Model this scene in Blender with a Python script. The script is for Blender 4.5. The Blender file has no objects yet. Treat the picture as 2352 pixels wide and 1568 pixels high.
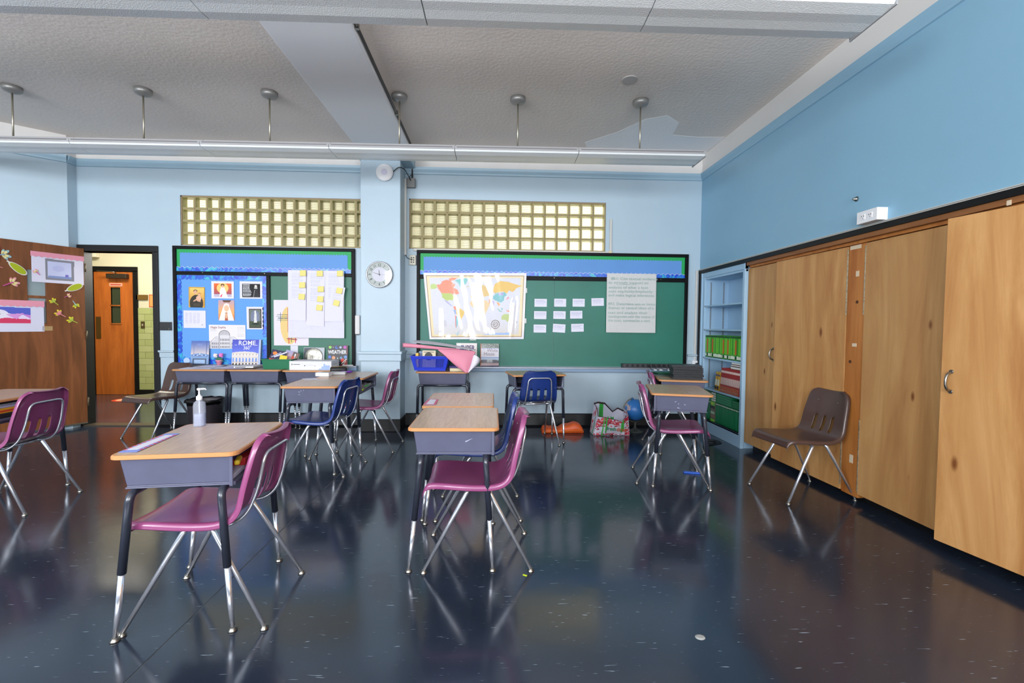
import bpy, bmesh, math, random
import numpy as np
from mathutils import Vector, Matrix, Euler
random.seed(7)
C = bpy.context.scene.collection
SC = bpy.context.scene
R = math.radians

# ------------------------------------------------------------------ camera
# 16 mm lens on a 36 mm frame, 1.27 m above the floor, a little down and to the side, a touch of roll
cam_d = bpy.data.cameras.new('camera'); cam_d.sensor_width = 36.0; cam_d.lens = 15.995; cam_d.clip_start = 0.05
cam = bpy.data.objects.new('camera', cam_d); C.objects.link(cam)
def cam_matrix():
    f = 1045.0
    v = Vector((1133 - 1176, 746 - 784, f)).normalized()
    h = Vector((1, .0102, 0)); x = (h - v * h.dot(v)).normalized(); z = x.cross(v)
    M = Matrix((x, v, z)).transposed()          # world -> (right, down, forward)
    rot = Matrix((M[0], -M[1], -M[2])).transposed()
    m = rot.to_4x4(); m.translation = Vector((0, 0, 1.27)); return m
cam.matrix_world = cam_matrix()
SC.camera = cam

# ------------------------------------------------------------------ exposure, sky, big lights
SC.view_settings.view_transform = 'Standard'
SC.view_settings.look = 'None'
SC.view_settings.use_curve_mapping = False
SC.view_settings.gamma = 1.0
SC.view_settings.exposure = 1.12
SC.cycles.use_denoising = True
SC.cycles.max_bounces = 10
SC.cycles.diffuse_bounces = 6
SC.cycles.glossy_bounces = 5
SC.cycles.transparent_max_bounces = 12
SC.cycles.caustics_reflective = False
SC.cycles.caustics_refractive = False
w = bpy.data.worlds.new('sky'); SC.world = w; w.use_nodes = True
w.node_tree.nodes['Background'].inputs[0].default_value = (.62, .78, 1, 1)
w.node_tree.nodes['Background'].inputs[1].default_value = 1.5

def area(name, loc, rot, sx, sy, power, col, spread=180):
    l = bpy.data.lights.new(name, 'AREA'); l.shape = 'RECTANGLE'; l.size = sx; l.size_y = sy
    l.energy = power; l.color = col; l.spread = R(spread)
    o = bpy.data.objects.new(name, l); C.objects.link(o); o.location = loc; o.rotation_euler = rot; return o
DAY = (.95, .975, 1.0)
WINX = [(-6.6, -3.85), (-3.27, -2.2), (-1.08, 0.0), (1.0, 2.45)]      # classroom windows in the wall behind the camera
for a, b in WINX:
    area('window_daylight', ((a + b) / 2, -2.93, 2.0), (R(107), 0, 0), b - a - .1, 1.8, 108 * (b - a) / 1.8, DAY)
HALL = (1.0, .93, .78)
for hx0, hx1 in ((-4.3, -3.3), (.9, 2.3)):          # added hall lamps, out of view, to brighten the glass blocks from behind
    area('added_block_backlight', ((hx0 + hx1) / 2, 8.0, 2.45), (R(-90), 0, 0), hx1 - hx0, .8, 40 * (hx1 - hx0), (1., .97, .90))
for hx in (-6.0, -3.6, 1.2):
    area('hall_ceiling_light', (hx, 7.0, 2.92), (0, 0, 0), 1.2, .5, 26, HALL)

# ------------------------------------------------------------------ materials
def lin(c):
    c = np.asarray(c, float) / 255.0
    return np.where(c <= .04045, c / 12.92, ((c + .055) / 1.055) ** 2.4)
def L4(c): return tuple(float(x) for x in lin(c)) + (1.0,)
MATS = {}
def nm(name):
    m = bpy.data.materials.new(name); m.use_nodes = True
    nt = m.node_tree; return m, nt, nt.nodes['Principled BSDF']
def pm(name, rgb=(128, 128, 128), rough=.5, metal=0., coat=0., spec=.5, noise=0., nscale=8., bump=0., bscale=60., coat_rough=.08):
    if name in MATS: return MATS[name]
    m, nt, b = nm(name); MATS[name] = m
    b.inputs['Base Color'].default_value = L4(rgb); b.inputs['Roughness'].default_value = rough
    b.inputs['Metallic'].default_value = metal; b.inputs['Specular IOR Level'].default_value = spec
    b.inputs['Coat Weight'].default_value = coat; b.inputs['Coat Roughness'].default_value = coat_rough
    if noise or bump:
        tc = nt.nodes.new('ShaderNodeTexCoord')
    if noise:
        n = nt.nodes.new('ShaderNodeTexNoise'); n.inputs['Scale'].default_value = nscale; n.inputs['Detail'].default_value = 6
        nt.links.new(tc.outputs['Object'], n.inputs['Vector'])
        cr = nt.nodes.new('ShaderNodeValToRGB'); cr.color_ramp.elements[0].position = .3; cr.color_ramp.elements[1].position = .7
        a = np.array(L4(rgb)[:3])
        cr.color_ramp.elements[0].color = tuple(np.clip(a * (1 - noise), 0, 1)) + (1,)
        cr.color_ramp.elements[1].color = tuple(np.clip(a * (1 + noise), 0, 1)) + (1,)
        nt.links.new(n.outputs['Fac'], cr.inputs[0]); nt.links.new(cr.outputs[0], b.inputs['Base Color'])
    if bump:
        n = nt.nodes.new('ShaderNodeTexNoise'); n.inputs['Scale'].default_value = bscale; n.inputs['Detail'].default_value = 4
        nt.links.new(tc.outputs['Object'], n.inputs['Vector'])
        bp = nt.nodes.new('ShaderNodeBump'); bp.inputs['Strength'].default_value = bump; bp.inputs['Distance'].default_value = .01
        nt.links.new(n.outputs['Fac'], bp.inputs['Height']); nt.links.new(bp.outputs[0], b.inputs['Normal'])
    return m
def wood(name, c1, c2, scale=(1.2, 14, 14), rough=.4, coat=0., dist=2., knots=None, rnd=True, c3=None):
    """streaky grain: noise stretched along one axis of the object"""
    if name in MATS: return MATS[name]
    m, nt, b = nm(name); MATS[name] = m; L = nt.links.new; N = nt.nodes.new
    tc = N('ShaderNodeTexCoord'); mp = N('ShaderNodeMapping'); mp.inputs['Scale'].default_value = scale
    if rnd:
        oi = N('ShaderNodeObjectInfo'); ad = N('ShaderNodeVectorMath'); ad.operation = 'MULTIPLY_ADD'
        L(oi.outputs['Random'], ad.inputs[0]); ad.inputs[1].default_value = (7, 5, 9); L(tc.outputs['Object'], ad.inputs[2])
        L(ad.outputs[0], mp.inputs['Vector'])
    else:
        L(tc.outputs['Object'], mp.inputs['Vector'])
    n = N('ShaderNodeTexNoise'); n.inputs['Scale'].default_value = 1.6; n.inputs['Detail'].default_value = 8; n.inputs['Distortion'].default_value = dist
    n.inputs['Roughness'].default_value = .62
    L(mp.outputs[0], n.inputs['Vector'])
    cr = N('ShaderNodeValToRGB'); e = cr.color_ramp.elements
    e[0].position = .32; e[1].position = .68; e[0].color = L4(c1); e[1].color = L4(c2)
    if c3: q = e.new(.5); q.color = L4(c3)
    L(n.outputs['Fac'], cr.inputs[0]); col = cr.outputs[0]
    if knots:
        vo = N('ShaderNodeTexVoronoi'); vo.inputs['Scale'].default_value = 1; mk = N('ShaderNodeMapping'); mk.inputs['Scale'].default_value = knots
        L(tc.outputs['Object'], mk.inputs['Vector']); L(mk.outputs[0], vo.inputs['Vector'])
        k = N('ShaderNodeValToRGB'); k.color_ramp.elements[0].position = .035; k.color_ramp.elements[1].position = .11
        k.color_ramp.elements[0].color = (1, 1, 1, 1); k.color_ramp.elements[1].color = (0, 0, 0, 1)
        L(vo.outputs['Distance'], k.inputs[0])
        mx = N('ShaderNodeMix'); mx.data_type = 'RGBA'; L(k.outputs[0], mx.inputs['Factor']); L(col, mx.inputs['A']); mx.inputs['B'].default_value = L4((120, 66, 25))
        col = mx.outputs['Result']
    L(col, b.inputs['Base Color']); b.inputs['Roughness'].default_value = rough
    b.inputs['Coat Weight'].default_value = coat; b.inputs['Coat Roughness'].default_value = .15
    return m
def attr_mat(name, rough=.6, coat=0., spec=.4, wave=0.):
    if name in MATS: return MATS[name]
    m, nt, b = nm(name); MATS[name] = m
    a = nt.nodes.new('ShaderNodeAttribute'); a.attribute_name = 'print'
    nt.links.new(a.outputs['Color'], b.inputs['Base Color'])
    b.inputs['Roughness'].default_value = rough; b.inputs['Coat Weight'].default_value = coat; b.inputs['Specular IOR Level'].default_value = spec
    b.inputs['Coat Roughness'].default_value = .04
    return m

CHROME = pm('chrome', (222, 225, 234), .17, .82)
STEEL = pm('brushed_steel', (150, 146, 138), .3, 1.)
DARKTUBE = pm('painted_leg_tube', (42, 46, 58), .28, 0, .3)
BOX = pm('desk_box_plastic', (84, 86, 108), .42, 0, noise=.06, nscale=14)
LAM = wood('desk_laminate', (168, 138, 113), (198, 170, 145), (1.5, 16, 16), .3, .15, dist=2.6, c3=(184, 155, 130))
EDGE = pm('desk_edge_band', (192, 134, 84), .4)
BLACK = pm('black_paint', (12, 12, 14), .42, spec=.3)
BLACKP = pm('black_plastic', (20, 20, 22), .4)
WHITE = pm('white_paper', (222, 220, 228), .75)
WHITEPL = pm('white_plastic', (228, 228, 230), .4)
CREAM = pm('cream_plastic', (206, 200, 180), .45)
BLUEW = pm('wall_blue', (172, 191, 203), .42, noise=.03, nscale=1.5, bump=.12, bscale=9)
BLUER = pm('right_wall_blue', (132, 174, 198), .42, noise=.03, nscale=1.5, bump=.12, bscale=9)  # deeper, more saturated blue than the other walls, for wall_right alone
BLUETRIM = pm('trim_blue', (154, 182, 198), .4)
SHELFB = pm('shelf_blue', (158, 190, 214), .4)
WHITEW = pm('wall_white', (216, 212, 208), .6, noise=.02, nscale=2)
PRINT = attr_mat('print_paper', .65)
GLOSS = attr_mat('print_gloss', .45, .05)
FABRIC = attr_mat('print_fabric', .55, 0, .4)

# ------------------------------------------------------------------ mesh helpers
class MB:
    def __init__(s): s.v = []; s.f = []; s.mi = []; s.sm = []; s.m = 0
    def add(s, vs, fs, smooth=False):
        o = len(s.v); s.v += [tuple(map(float, p)) for p in vs]
        for f in fs: s.f.append(tuple(o + i for i in f)); s.mi.append(s.m); s.sm.append(smooth)
    def box(s, x0, x1, y0, y1, z0, z1, M=None):
        v = [(x, y, z) for z in (z0, z1) for y in (y0, y1) for x in (x0, x1)]
        if M is not None: v = [tuple(M @ Vector(p)) for p in v]
        s.add(v, [(0, 2, 3, 1), (4, 5, 7, 6), (0, 1, 5, 4), (2, 6, 7, 3), (0, 4, 6, 2), (1, 3, 7, 5)]); return s
    def frustum(s, b, t, z0, z1):
        """b and t are x0,x1,y0,y1 rectangles at z0 and z1"""
        v = [(x, y, z0) for y in b[2:] for x in b[:2]] + [(x, y, z1) for y in t[2:] for x in t[:2]]
        s.add(v, [(0, 2, 3, 1), (4, 5, 7, 6), (0, 1, 5, 4), (2, 6, 7, 3), (0, 4, 6, 2), (1, 3, 7, 5)]); return s
    def tube(s, pts, r, n=10, cap=True, closed=False):
        P = [Vector(p) for p in pts]; k = len(P); rs = r if isinstance(r, (list, tuple)) else [r] * k
        T = []
        for i in range(k):
            a = P[(i - 1) % k] if (closed or i > 0) else P[i]; b = P[(i + 1) % k] if (closed or i < k - 1) else P[i]
            d = (b - a); T.append(d.normalized() if d.length else Vector((0, 0, 1)))
        up = Vector((0, 0, 1)) if abs(T[0].z) < .9 else Vector((1, 0, 0))
        nrm = (up - T[0] * up.dot(T[0])).normalized(); rings = []
        vs = []
        for i in range(k):
            nrm = (nrm - T[i] * nrm.dot(T[i])).normalized(); bi = T[i].cross(nrm)
            for j in range(n):
                a = 2 * math.pi * j / n; vs.append(P[i] + (nrm * math.cos(a) + bi * math.sin(a)) * rs[i])
        fs = []
        for i in range(k if closed else k - 1):
            i2 = (i + 1) % k
            for j in range(n): j2 = (j + 1) % n; fs.append((i * n + j, i * n + j2, i2 * n + j2, i2 * n + j))
        s.add(vs, fs, True)
        if cap and not closed:
            o = len(s.v) - len(vs)
            s.f.append(tuple(o + j for j in reversed(range(n)))); s.mi.append(s.m); s.sm.append(False)
            s.f.append(tuple(o + (k - 1) * n + j for j in range(n))); s.mi.append(s.m); s.sm.append(False)
        return s
    def lathe(s, prof, n=20, c=(0, 0, 0), M=None, smooth=True):
        """prof: (radius, z) from bottom to top"""
        vs = []
        for r, z in prof:
            for j in range(n):
                a = 2 * math.pi * j / n; p = Vector((r * math.cos(a), r * math.sin(a), z))
                if M is not None: p = M @ p
                vs.append(p + Vector(c))
        fs = []
        for i in range(len(prof) - 1):
            for j in range(n): j2 = (j + 1) % n; fs.append((i * n + j, i * n + j2, (i + 1) * n + j2, (i + 1) * n + j))
        fs.append(tuple(reversed(range(n)))); fs.append(tuple((len(prof) - 1) * n + j for j in range(n)))
        s.add(vs, fs[:-2], smooth); o = len(s.v) - len(vs)
        for f in fs[-2:]: s.f.append(tuple(o + i for i in f)); s.mi.append(s.m); s.sm.append(False)
        return s
    def prism(s, poly, d0, d1, axis='y', smooth=False):
        """polygon (a,b) counter-clockwise seen from the low side; axis 'y': a=x,b=z extruded in y; 'z': a=x,b=y; 'x': a=y,b=z"""
        def P(a, b, d): return (a, d, b) if axis == 'y' else (a, b, d) if axis == 'z' else (d, a, b)
        n = len(poly); vs = [P(a, b, d0) for a, b in poly] + [P(a, b, d1) for a, b in poly]
        s.add(vs, [tuple(range(n)), tuple(reversed(range(n, 2 * n)))] + [(i, i + n, (i + 1) % n + n, (i + 1) % n) for i in range(n)], smooth); return s
    def build(s, name, mats, parent=None, loc=None, rotz=None, bev=0., seg=2, recalc=True, sub=0):
        me = bpy.data.meshes.new(name); me.from_pydata(s.v, [], s.f)
        for m in (mats if isinstance(mats, (list, tuple)) else [mats]): me.materials.append(m)
        me.polygons.foreach_set('material_index', s.mi); me.polygons.foreach_set('use_smooth', s.sm)
        if recalc:
            bm = bmesh.new(); bm.from_mesh(me); bmesh.ops.recalc_face_normals(bm, faces=bm.faces); bm.to_mesh(me); bm.free()
        me.update()
        o = bpy.data.objects.new(name, me); C.objects.link(o)
        if parent is not None: o.parent = parent
        if loc is not None: o.location = loc
        if rotz is not None: o.rotation_euler = (0, 0, R(rotz))
        if bev:
            md = o.modifiers.new('edge', 'BEVEL'); md.width = bev; md.segments = seg; md.limit_method = 'ANGLE'; md.angle_limit = R(40)
        if sub:
            md = o.modifiers.new('smooth', 'SUBSURF'); md.levels = sub; md.render_levels = sub
        return o
def bx(name, mat, x0, x1, y0, y1, z0, z1, parent=None, bev=0., **k):
    return MB().box(x0, x1, y0, y1, z0, z1).build(name, mat, parent, bev=bev, **k)
def tag(o, label, cat, group=None):
    o['label'] = label; o['category'] = cat
    if group: o['group'] = group
    return o
def thing(name, label, cat, loc=(0, 0, 0), rotz=0, group=None):
    o = bpy.data.objects.new(name, None); o.empty_display_size = .1; C.objects.link(o)
    o.location = loc; o.rotation_euler = (0, 0, R(rotz)); return tag(o, label, cat, group)
def struct(o): o['kind'] = 'structure'; return o
def group_root(name):
    o = bpy.data.objects.new(name, None); o.empty_display_size = .1; C.objects.link(o); return struct(o)
def dup(root, loc, rotz, label=None, group=None):
    r = root.copy(); C.objects.link(r); r.location = loc; r.rotation_euler = (0, 0, R(rotz))
    if label: r['label'] = label
    if group: r['group'] = group
    for ch in list(root.children):
        c = ch.copy(); C.objects.link(c); c.parent = r
        for g in list(ch.children):
            d = g.copy(); C.objects.link(d); d.parent = c
    return r
def bend(P, r=.05, n=5):
    """round the inner corners of a polyline"""
    P = [Vector(p) for p in P]; out = [P[0]]
    for i in range(1, len(P) - 1):
        a = (P[i - 1] - P[i]); b = (P[i + 1] - P[i]); q = min(r, a.length * .49, b.length * .49)
        A = P[i] + a.normalized() * q; B = P[i] + b.normalized() * q
        for k in range(n + 1):
            t = k / n; out.append(A * (1 - t) ** 2 + P[i] * 2 * t * (1 - t) + B * t * t)
    out.append(P[-1]); return out

# ------------------------------------------------------------------ flat print: a colour per little cell of a sheet
class Cv:
    def __init__(s, nx, ny, bg=(255, 255, 255)):
        s.nx, s.ny = nx, ny; s.c = np.zeros((ny, nx, 3)); s.c[:] = bg
        s.U, s.V = np.meshgrid((np.arange(nx) + .5) / nx, (np.arange(ny) + .5) / ny)
    def put(s, mask, col, a=1.): s.c[mask] = s.c[mask] * (1 - a) + np.array(col, float) * a; return s
    def rect(s, u0, v0, u1, v1, col, a=1.): return s.put((s.U >= u0) & (s.U <= u1) & (s.V >= v0) & (s.V <= v1), col, a)
    def ell(s, u, v, ru, rv, col, a=1., rot=0.):
        du, dv = s.U - u, s.V - v; c_, s_ = math.cos(R(rot)), math.sin(R(rot))
        return s.put((((du * c_ + dv * s_) / ru) ** 2 + ((-du * s_ + dv * c_) / rv) ** 2) <= 1, col, a)
    def poly(s, pts, col, a=1.):
        m = np.zeros(s.U.shape, bool); n = len(pts)
        for i in range(n):
            (x1, y1), (x2, y2) = pts[i], pts[(i + 1) % n]
            if y1 == y2: continue
            c = ((s.V >= min(y1, y2)) & (s.V < max(y1, y2))); x = x1 + (s.V - y1) * (x2 - x1) / (y2 - y1); m ^= c & (s.U < x)
        return s.put(m, col, a)
    def line(s, u0, v0, u1, v1, wd, col, a=1.):
        d = np.array([u1 - u0, v1 - v0]); l2 = (d ** 2).sum() + 1e-12
        t = np.clip(((s.U - u0) * d[0] + (s.V - v0) * d[1]) / l2, 0, 1)
        return s.put(np.hypot(s.U - u0 - t * d[0], s.V - v0 - t * d[1]) <= wd, col, a)
    def vgrad(s, u0, v0, u1, v1, c0, c1):
        m = (s.U >= u0) & (s.U <= u1) & (s.V >= v0) & (s.V <= v1); t = ((s.V - v0) / (v1 - v0))[m][:, None]
        s.c[m] = np.array(c0) * (1 - t) + np.array(c1) * t; return s
    def lines(s, u0, v0, u1, v1, n, col, fill=.45, a=1., seed=1):
        rg = np.random.RandomState(seed)
        for i in range(n):
            v = v1 - (v1 - v0) * (i + .5) / n; h = (v1 - v0) / n * fill / 2; u = u0; e = u1 - rg.rand() * .25 * (u1 - u0)
            while u < e:
                l = (u1 - u0) * (.05 + .12 * rg.rand()); s.rect(u, v - h, min(u + l, e), v + h, col, a); u += l + (u1 - u0) * .03
        return s
    def noise(s, amt, seed=3): s.c += np.random.RandomState(seed).randn(s.ny, s.nx, 1) * amt; return s
def sheet(name, cv, w, h, mat, parent=None, t=.002, disp=None, loc=None, rot=None, back=None):
    """upright printed sheet in local x,z, front towards -y, lower middle at the origin; disp(U,V) bulges the front towards the viewer"""
    nx, ny = cv.nx, cv.ny
    u = np.linspace(0, 1, nx + 1); v = np.linspace(0, 1, ny + 1); UU, VV = np.meshgrid(u, v)
    Yd = -t * np.ones_like(UU)
    if disp is not None: Yd = Yd - disp(UU, VV)
    P = np.stack([(UU - .5) * w, Yd, VV * h], -1).reshape(-1, 3)
    i = (np.arange(ny)[:, None] * (nx + 1) + np.arange(nx)[None, :]).reshape(-1)
    F = np.stack([i, i + 1, i + nx + 2, i + nx + 1], 1)
    nF = len(F); nv = len(P)
    B = np.array([(-w / 2, 0, 0), (w / 2, 0, 0), (w / 2, 0, h), (-w / 2, 0, h)])
    k = [0, nx, (nx + 1) * (ny + 1) - 1, (nx + 1) * ny]
    ext = [(nv + 3, nv + 2, nv + 1, nv)] + [(k[a], nv + a, nv + (a + 1) % 4, k[(a + 1) % 4]) for a in range(4)]
    me = bpy.data.meshes.new(name); me.from_pydata(np.vstack([P, B]).tolist(), [], F.tolist() + ext)
    me.materials.append(mat)
    cols = np.ones((nF * 4 + 20, 4), np.float32)
    cols[:nF * 4, :3] = np.repeat(lin(np.clip(cv.c, 0, 255)).reshape(-1, 3), 4, 0)
    cols[nF * 4:, :3] = lin(back if back is not None else np.median(cv.c.reshape(-1, 3), 0))
    a = me.color_attributes.new('print', 'FLOAT_COLOR', 'CORNER'); a.data.foreach_set('color', cols.ravel())
    if disp is not None: me.polygons.foreach_set('use_smooth', [True] * nF + [False] * 5)
    me.update()
    o = bpy.data.objects.new(name, me); C.objects.link(o)
    if parent is not None: o.parent = parent
    if loc is not None: o.location = loc
    if rot is not None: o.rotation_euler = tuple(R(a) for a in rot)
    return o
def text(name, body, size, loc, mat, parent=None, align='LEFT', sx=1., bold=0., rot=(0, 0, 0), sp=1., ext=.0006):
    """raised print facing -y"""
    cu = bpy.data.curves.new('lettering', 'FONT'); cu.body = body; cu.size = size; cu.align_x = align; cu.extrude = ext; cu.offset = bold; cu.resolution_u = 2
    cu.space_character = sp
    t = bpy.data.objects.new('lettering_tmp', cu); C.objects.link(t)
    dg = bpy.context.evaluated_depsgraph_get(); me = bpy.data.meshes.new_from_object(t.evaluated_get(dg))
    bpy.data.objects.remove(t); bpy.data.curves.remove(cu)
    me.transform(Matrix(((sx, 0, 0, 0), (0, 0, -1, 0), (0, 1, 0, 0), (0, 0, 0, 1))))
    me.materials.clear(); me.materials.append(mat)
    o = bpy.data.objects.new(name, me); C.objects.link(o)
    if parent is not None: o.parent = parent
    o.location = loc; o.rotation_euler = tuple(R(a) for a in rot); return o

# ================================================================== THE ROOM
YB, XR, ZC = 5.67, 2.60, 3.41
# floor -------------------------------------------------------------
def floor_material():
    m, nt, b = nm('polished_dark_floor'); L = nt.links.new; N = nt.nodes.new
    tc = N('ShaderNodeTexCoord')
    n1 = N('ShaderNodeTexNoise'); n1.inputs['Scale'].default_value = 1.1; n1.inputs['Detail'].default_value = 7
    L(tc.outputs['Object'], n1.inputs['Vector'])
    cr = N('ShaderNodeValToRGB'); e = cr.color_ramp.elements; e[0].position = .3; e[1].position = .75
    e[0].color = L4((28, 35, 48)); e[1].color = L4((46, 55, 70)); L(n1.outputs['Fac'], cr.inputs[0])
    col = cr.outputs[0]
    # short pale scuffs in two directions
    for rot, sc, lo in ((.5, (5, 42, 1), .715), (2.0, (4, 46, 1), .72), (1.2, (9, 60, 1), .725), (.1, (7, 44, 1), .735)):
        mp = N('ShaderNodeMapping'); mp.inputs['Rotation'].default_value = (0, 0, rot); mp.inputs['Scale'].default_value = sc
        L(tc.outputs['Object'], mp.inputs['Vector'])
        n2 = N('ShaderNodeTexNoise'); n2.inputs['Scale'].default_value = 2.2; n2.inputs['Detail'].default_value = 2
        L(mp.outputs[0], n2.inputs['Vector'])
        k = N('ShaderNodeValToRGB'); k.color_ramp.elements[0].position = lo; k.color_ramp.elements[1].position = lo + .05
        L(n2.outputs['Fac'], k.inputs[0])
        mx = N('ShaderNodeMix'); mx.data_type = 'RGBA'; L(k.outputs[0], mx.inputs['Factor']); L(col, mx.inputs['A']); mx.inputs['B'].default_value = L4((128, 142, 154))
        col = mx.outputs['Result']
    L(col, b.inputs['Base Color'])
    n3 = N('ShaderNodeTexNoise'); n3.inputs['Scale'].default_value = 3.; n3.inputs['Detail'].default_value = 5; L(tc.outputs['Object'], n3.inputs['Vector'])
    mr = N('ShaderNodeMapRange'); mr.inputs['To Min'].default_value = .10; mr.inputs['To Max'].default_value = .19
    L(n3.outputs['Fac'], mr.inputs['Value']); L(mr.outputs[0], b.inputs['Roughness'])
    n4 = N('ShaderNodeTexNoise'); n4.inputs['Scale'].default_value = 2.3; n4.inputs['Detail'].default_value = 3; L(tc.outputs['Object'], n4.inputs['Vector'])
    bp = N('ShaderNodeBump'); bp.inputs['Strength'].default_value = .10; bp.inputs['Distance'].default_value = .02
    L(n4.outputs['Fac'], bp.inputs['Height']); L(bp.outputs[0], b.inputs['Normal'])
    b.inputs['Specular IOR Level'].default_value = .9
    return m
FLOOR = floor_material()
fl = MB(); fl.box(-9.5, -1.289, -3.2, 9.2, -.1, 0); fl.box(-1.281, 3.3, -3.2, 9.2, -.1, 0)
fl = struct(fl.build('floor', FLOOR))
bx('seam', pm('floor_seam', (70, 76, 82), .5, noise=.5, nscale=9), -1.289, -1.281, -3.2, YB, -.05, -.0015, fl)
# ceiling ------------------------------------------------------------
CEIL = pm('stucco_ceiling', (226, 216, 208), .7, noise=.06, nscale=.8, bump=.3, bscale=34)
ce = struct(bx('ceiling', CEIL, -7.3, XR + .2, -3.2, YB + .15, ZC, ZC + .1))
pp = MB().prism([(1.15, 5.66), (1.05, 5.35), (1.35, 5.05), (1.55, 4.72), (1.75, 4.62), (1.93, 4.78), (1.98, 5.08), (2.3, 5.12), (2.59, 5.1), (2.59, 5.66)], ZC - .0012, ZC + .01, 'z').build('paint_patch', pm('fresh_ceiling_paint', (242, 240, 240), .7, bump=.3, bscale=34), ce)
be = struct(bx('ceiling_beam', pm('beam_white', (232, 232, 234), .6), -1.6, -.985, -3.2, YB, 3.30, ZC, bev=.008))
WT = .13
# back wall ------------------------------------------------------------
wb = group_root('wall_back')
def wbx(nm_, mat, x0, x1, z0, z1, y0=YB, y1=YB + WT, bev=0.): return bx(nm_, mat, x0, x1, y0, y1, z0, z1, wb, bev)
DZ, D0, D1 = 2.10, -4.95, -4.06
GL = (-3.764, -1.55, 2.19, 2.785); GR = (-1.041, 1.391, 2.195, 2.803)
wbx('painted_wall', BLUEW, -5.2, D0, 0, 3.14); wbx('painted_wall', BLUEW, D0, D1, DZ, 3.14)
wbx('painted_wall', BLUEW, D1, GL[0], 0, 3.14)
wbx('painted_wall', BLUEW, GL[0], GL[1], 0, GL[2]); wbx('painted_wall', BLUEW, GL[0], GL[1], GL[3], 3.14)
wbx('painted_wall', BLUEW, GL[1], GR[0], 0, 3.14)
wbx('painted_wall', BLUEW, GR[0], GR[1], 0, GR[2]); wbx('painted_wall', BLUEW, GR[0], GR[1], GR[3], 3.14)
wbx('painted_wall', BLUEW, GR[1], XR + .5, 0, 3.14)
wbx('white_band', WHITEW, -5.2, XR + .5, 3.14, ZC)
# pillar
pil = group_root('wall_pillar')
bx('shaft', BLUEW, -1.545, -1.088, 5.375, YB, 0, 3.155, pil, .006)
bx('capital', BLUETRIM, -1.565, -.965, 5.355, YB, 3.155, 3.30, pil, .012)
mo = MB(); mo.box(-1.565, -1.07, 5.345, YB, .835, .915); mo.box(-1.575, -1.06, 5.335, YB, .915, .95)
mo.build('chair_rail', BLUEW, pil, bev=.008)
bx('baseboard_black', BLACK, -1.553, -1.08, 5.362, YB, 0, .15, pil, .006)
# picture rail on three walls
def rail(name, p0, p1, depth, prof, mat, parent=None):
    """prof (out, z) profile run from p0 to p1, outwards to the side of the room (left of p0->p1)"""
    a, b = Vector(p0), Vector(p1); d = (b - a).normalized(); n = Vector((-d.y, d.x)); k = len(prof)
    vs = [(q.x + n.x * o, q.y + n.y * o, z) for q in (a, b) for o, z in prof]
    m = MB(); m.add(vs, [(i, (i + 1) % k, k + (i + 1) % k, k + i) for i in range(k)] + [tuple(range(k)), tuple(range(2 * k - 1, k - 1, -1))])
    return m.build(name, mat, parent)
PR = [(0, 3.095), (.012, 3.10), (.016, 3.12), (.03, 3.15), (.036, 3.178), (0, 3.182)]
struct(rail('trim_1', (-.965, YB), (-4.955, YB), 0, PR, BLUETRIM))
struct(rail('trim_2', (XR, YB), (-.965, YB), 0, PR, BLUETRIM))
struct(rail('trim_3', (XR, -3), (XR, YB), 0, PR, pm('right_trim_blue', (136, 174, 196), .4)))  # rail in the deeper blue of wall_right
# chair rail
CRP = [(0, .835), (.012, .84), (.016, .895), (.034, .905), (.034, .922), (0, .925)]
struct(rail('trim_4', (-3.85, YB), (-4.03, YB), 0, CRP, BLUEW)); struct(rail('trim_5', (-.945, YB), (-1.088, YB), 0, CRP, BLUEW)); struct(rail('trim_6', (XR, YB), (2.46, YB), 0, CRP, BLUEW))
# baseboards
BBP = [(0, 0), (.05, 0), (.018, .02), (.012, .155), (0, .165)]
for i, (a, b) in enumerate((((-1.545, YB), (-4.03, YB)), ((XR, YB), (-1.08, YB)))):
    struct(rail('baseboard_back' if i == 0 else 'baseboard_back.001', a, b, 0, BBP, pm('black_base', (12, 12, 15), .4, spec=.35, bump=.25, bscale=12)))
# walls at the sides and behind the camera
wl = group_root('wall_left')
W0 = (-4.955, YB); W1 = (-4.955, 5.55); W2 = (-7.0, 3.85)
for z0, z1, mt, nm_ in ((0, 3.14, BLUEW, 'painted_wall'), (3.14, ZC, WHITEW, 'white_band')):
    MB().prism([W0, (-5.3, YB), (-5.3, W1[1] + .02), W1], z0, z1, 'z').build(nm_, mt, wl)
    MB().prism([W1, (-5.05, 5.67), (-7.1, 3.97), W2], z0, z1, 'z').build(nm_, mt, wl)
    MB().prism([W2, (-7.15, 3.85), (-7.15, -3.1), (-7.0, -3.1)], z0, z1, 'z').build(nm_, mt, wl)
struct(rail('trim_7', W1, W2, 0, PR, BLUETRIM)); struct(rail('trim_8', W0, W1, 0, PR, BLUETRIM)); struct(rail('trim_9', W2, (-7.0, -3), 0, PR, BLUETRIM))
wr = group_root('wall_right')
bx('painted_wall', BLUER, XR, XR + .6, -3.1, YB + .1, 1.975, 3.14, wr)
bx('white_band', WHITEW, XR, XR + .6, -3.1, YB + .1, 3.14, ZC, wr)
bx('back_panel', pm('cupboard_inside', (120, 92, 62), .7), XR + .45, XR + .6, -3.1, YB + .1, 0, 1.975, wr)
wf = group_root('wall_front')
xs = [-7.15] + [q for ab in WINX for q in ab] + [XR + .6]
for i in range(0, len(xs), 2): bx('painted_wall', BLUEW, xs[i], xs[i + 1], -3.15, -3.0, 0, ZC, wf)
for a, b in WINX:
    bx('painted_wall', BLUEW, a, b, -3.15, -3.0, 0, 1.05, wf); bx('painted_wall', BLUEW, a, b, -3.15, -3.0, 2.95, ZC, wf)
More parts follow.
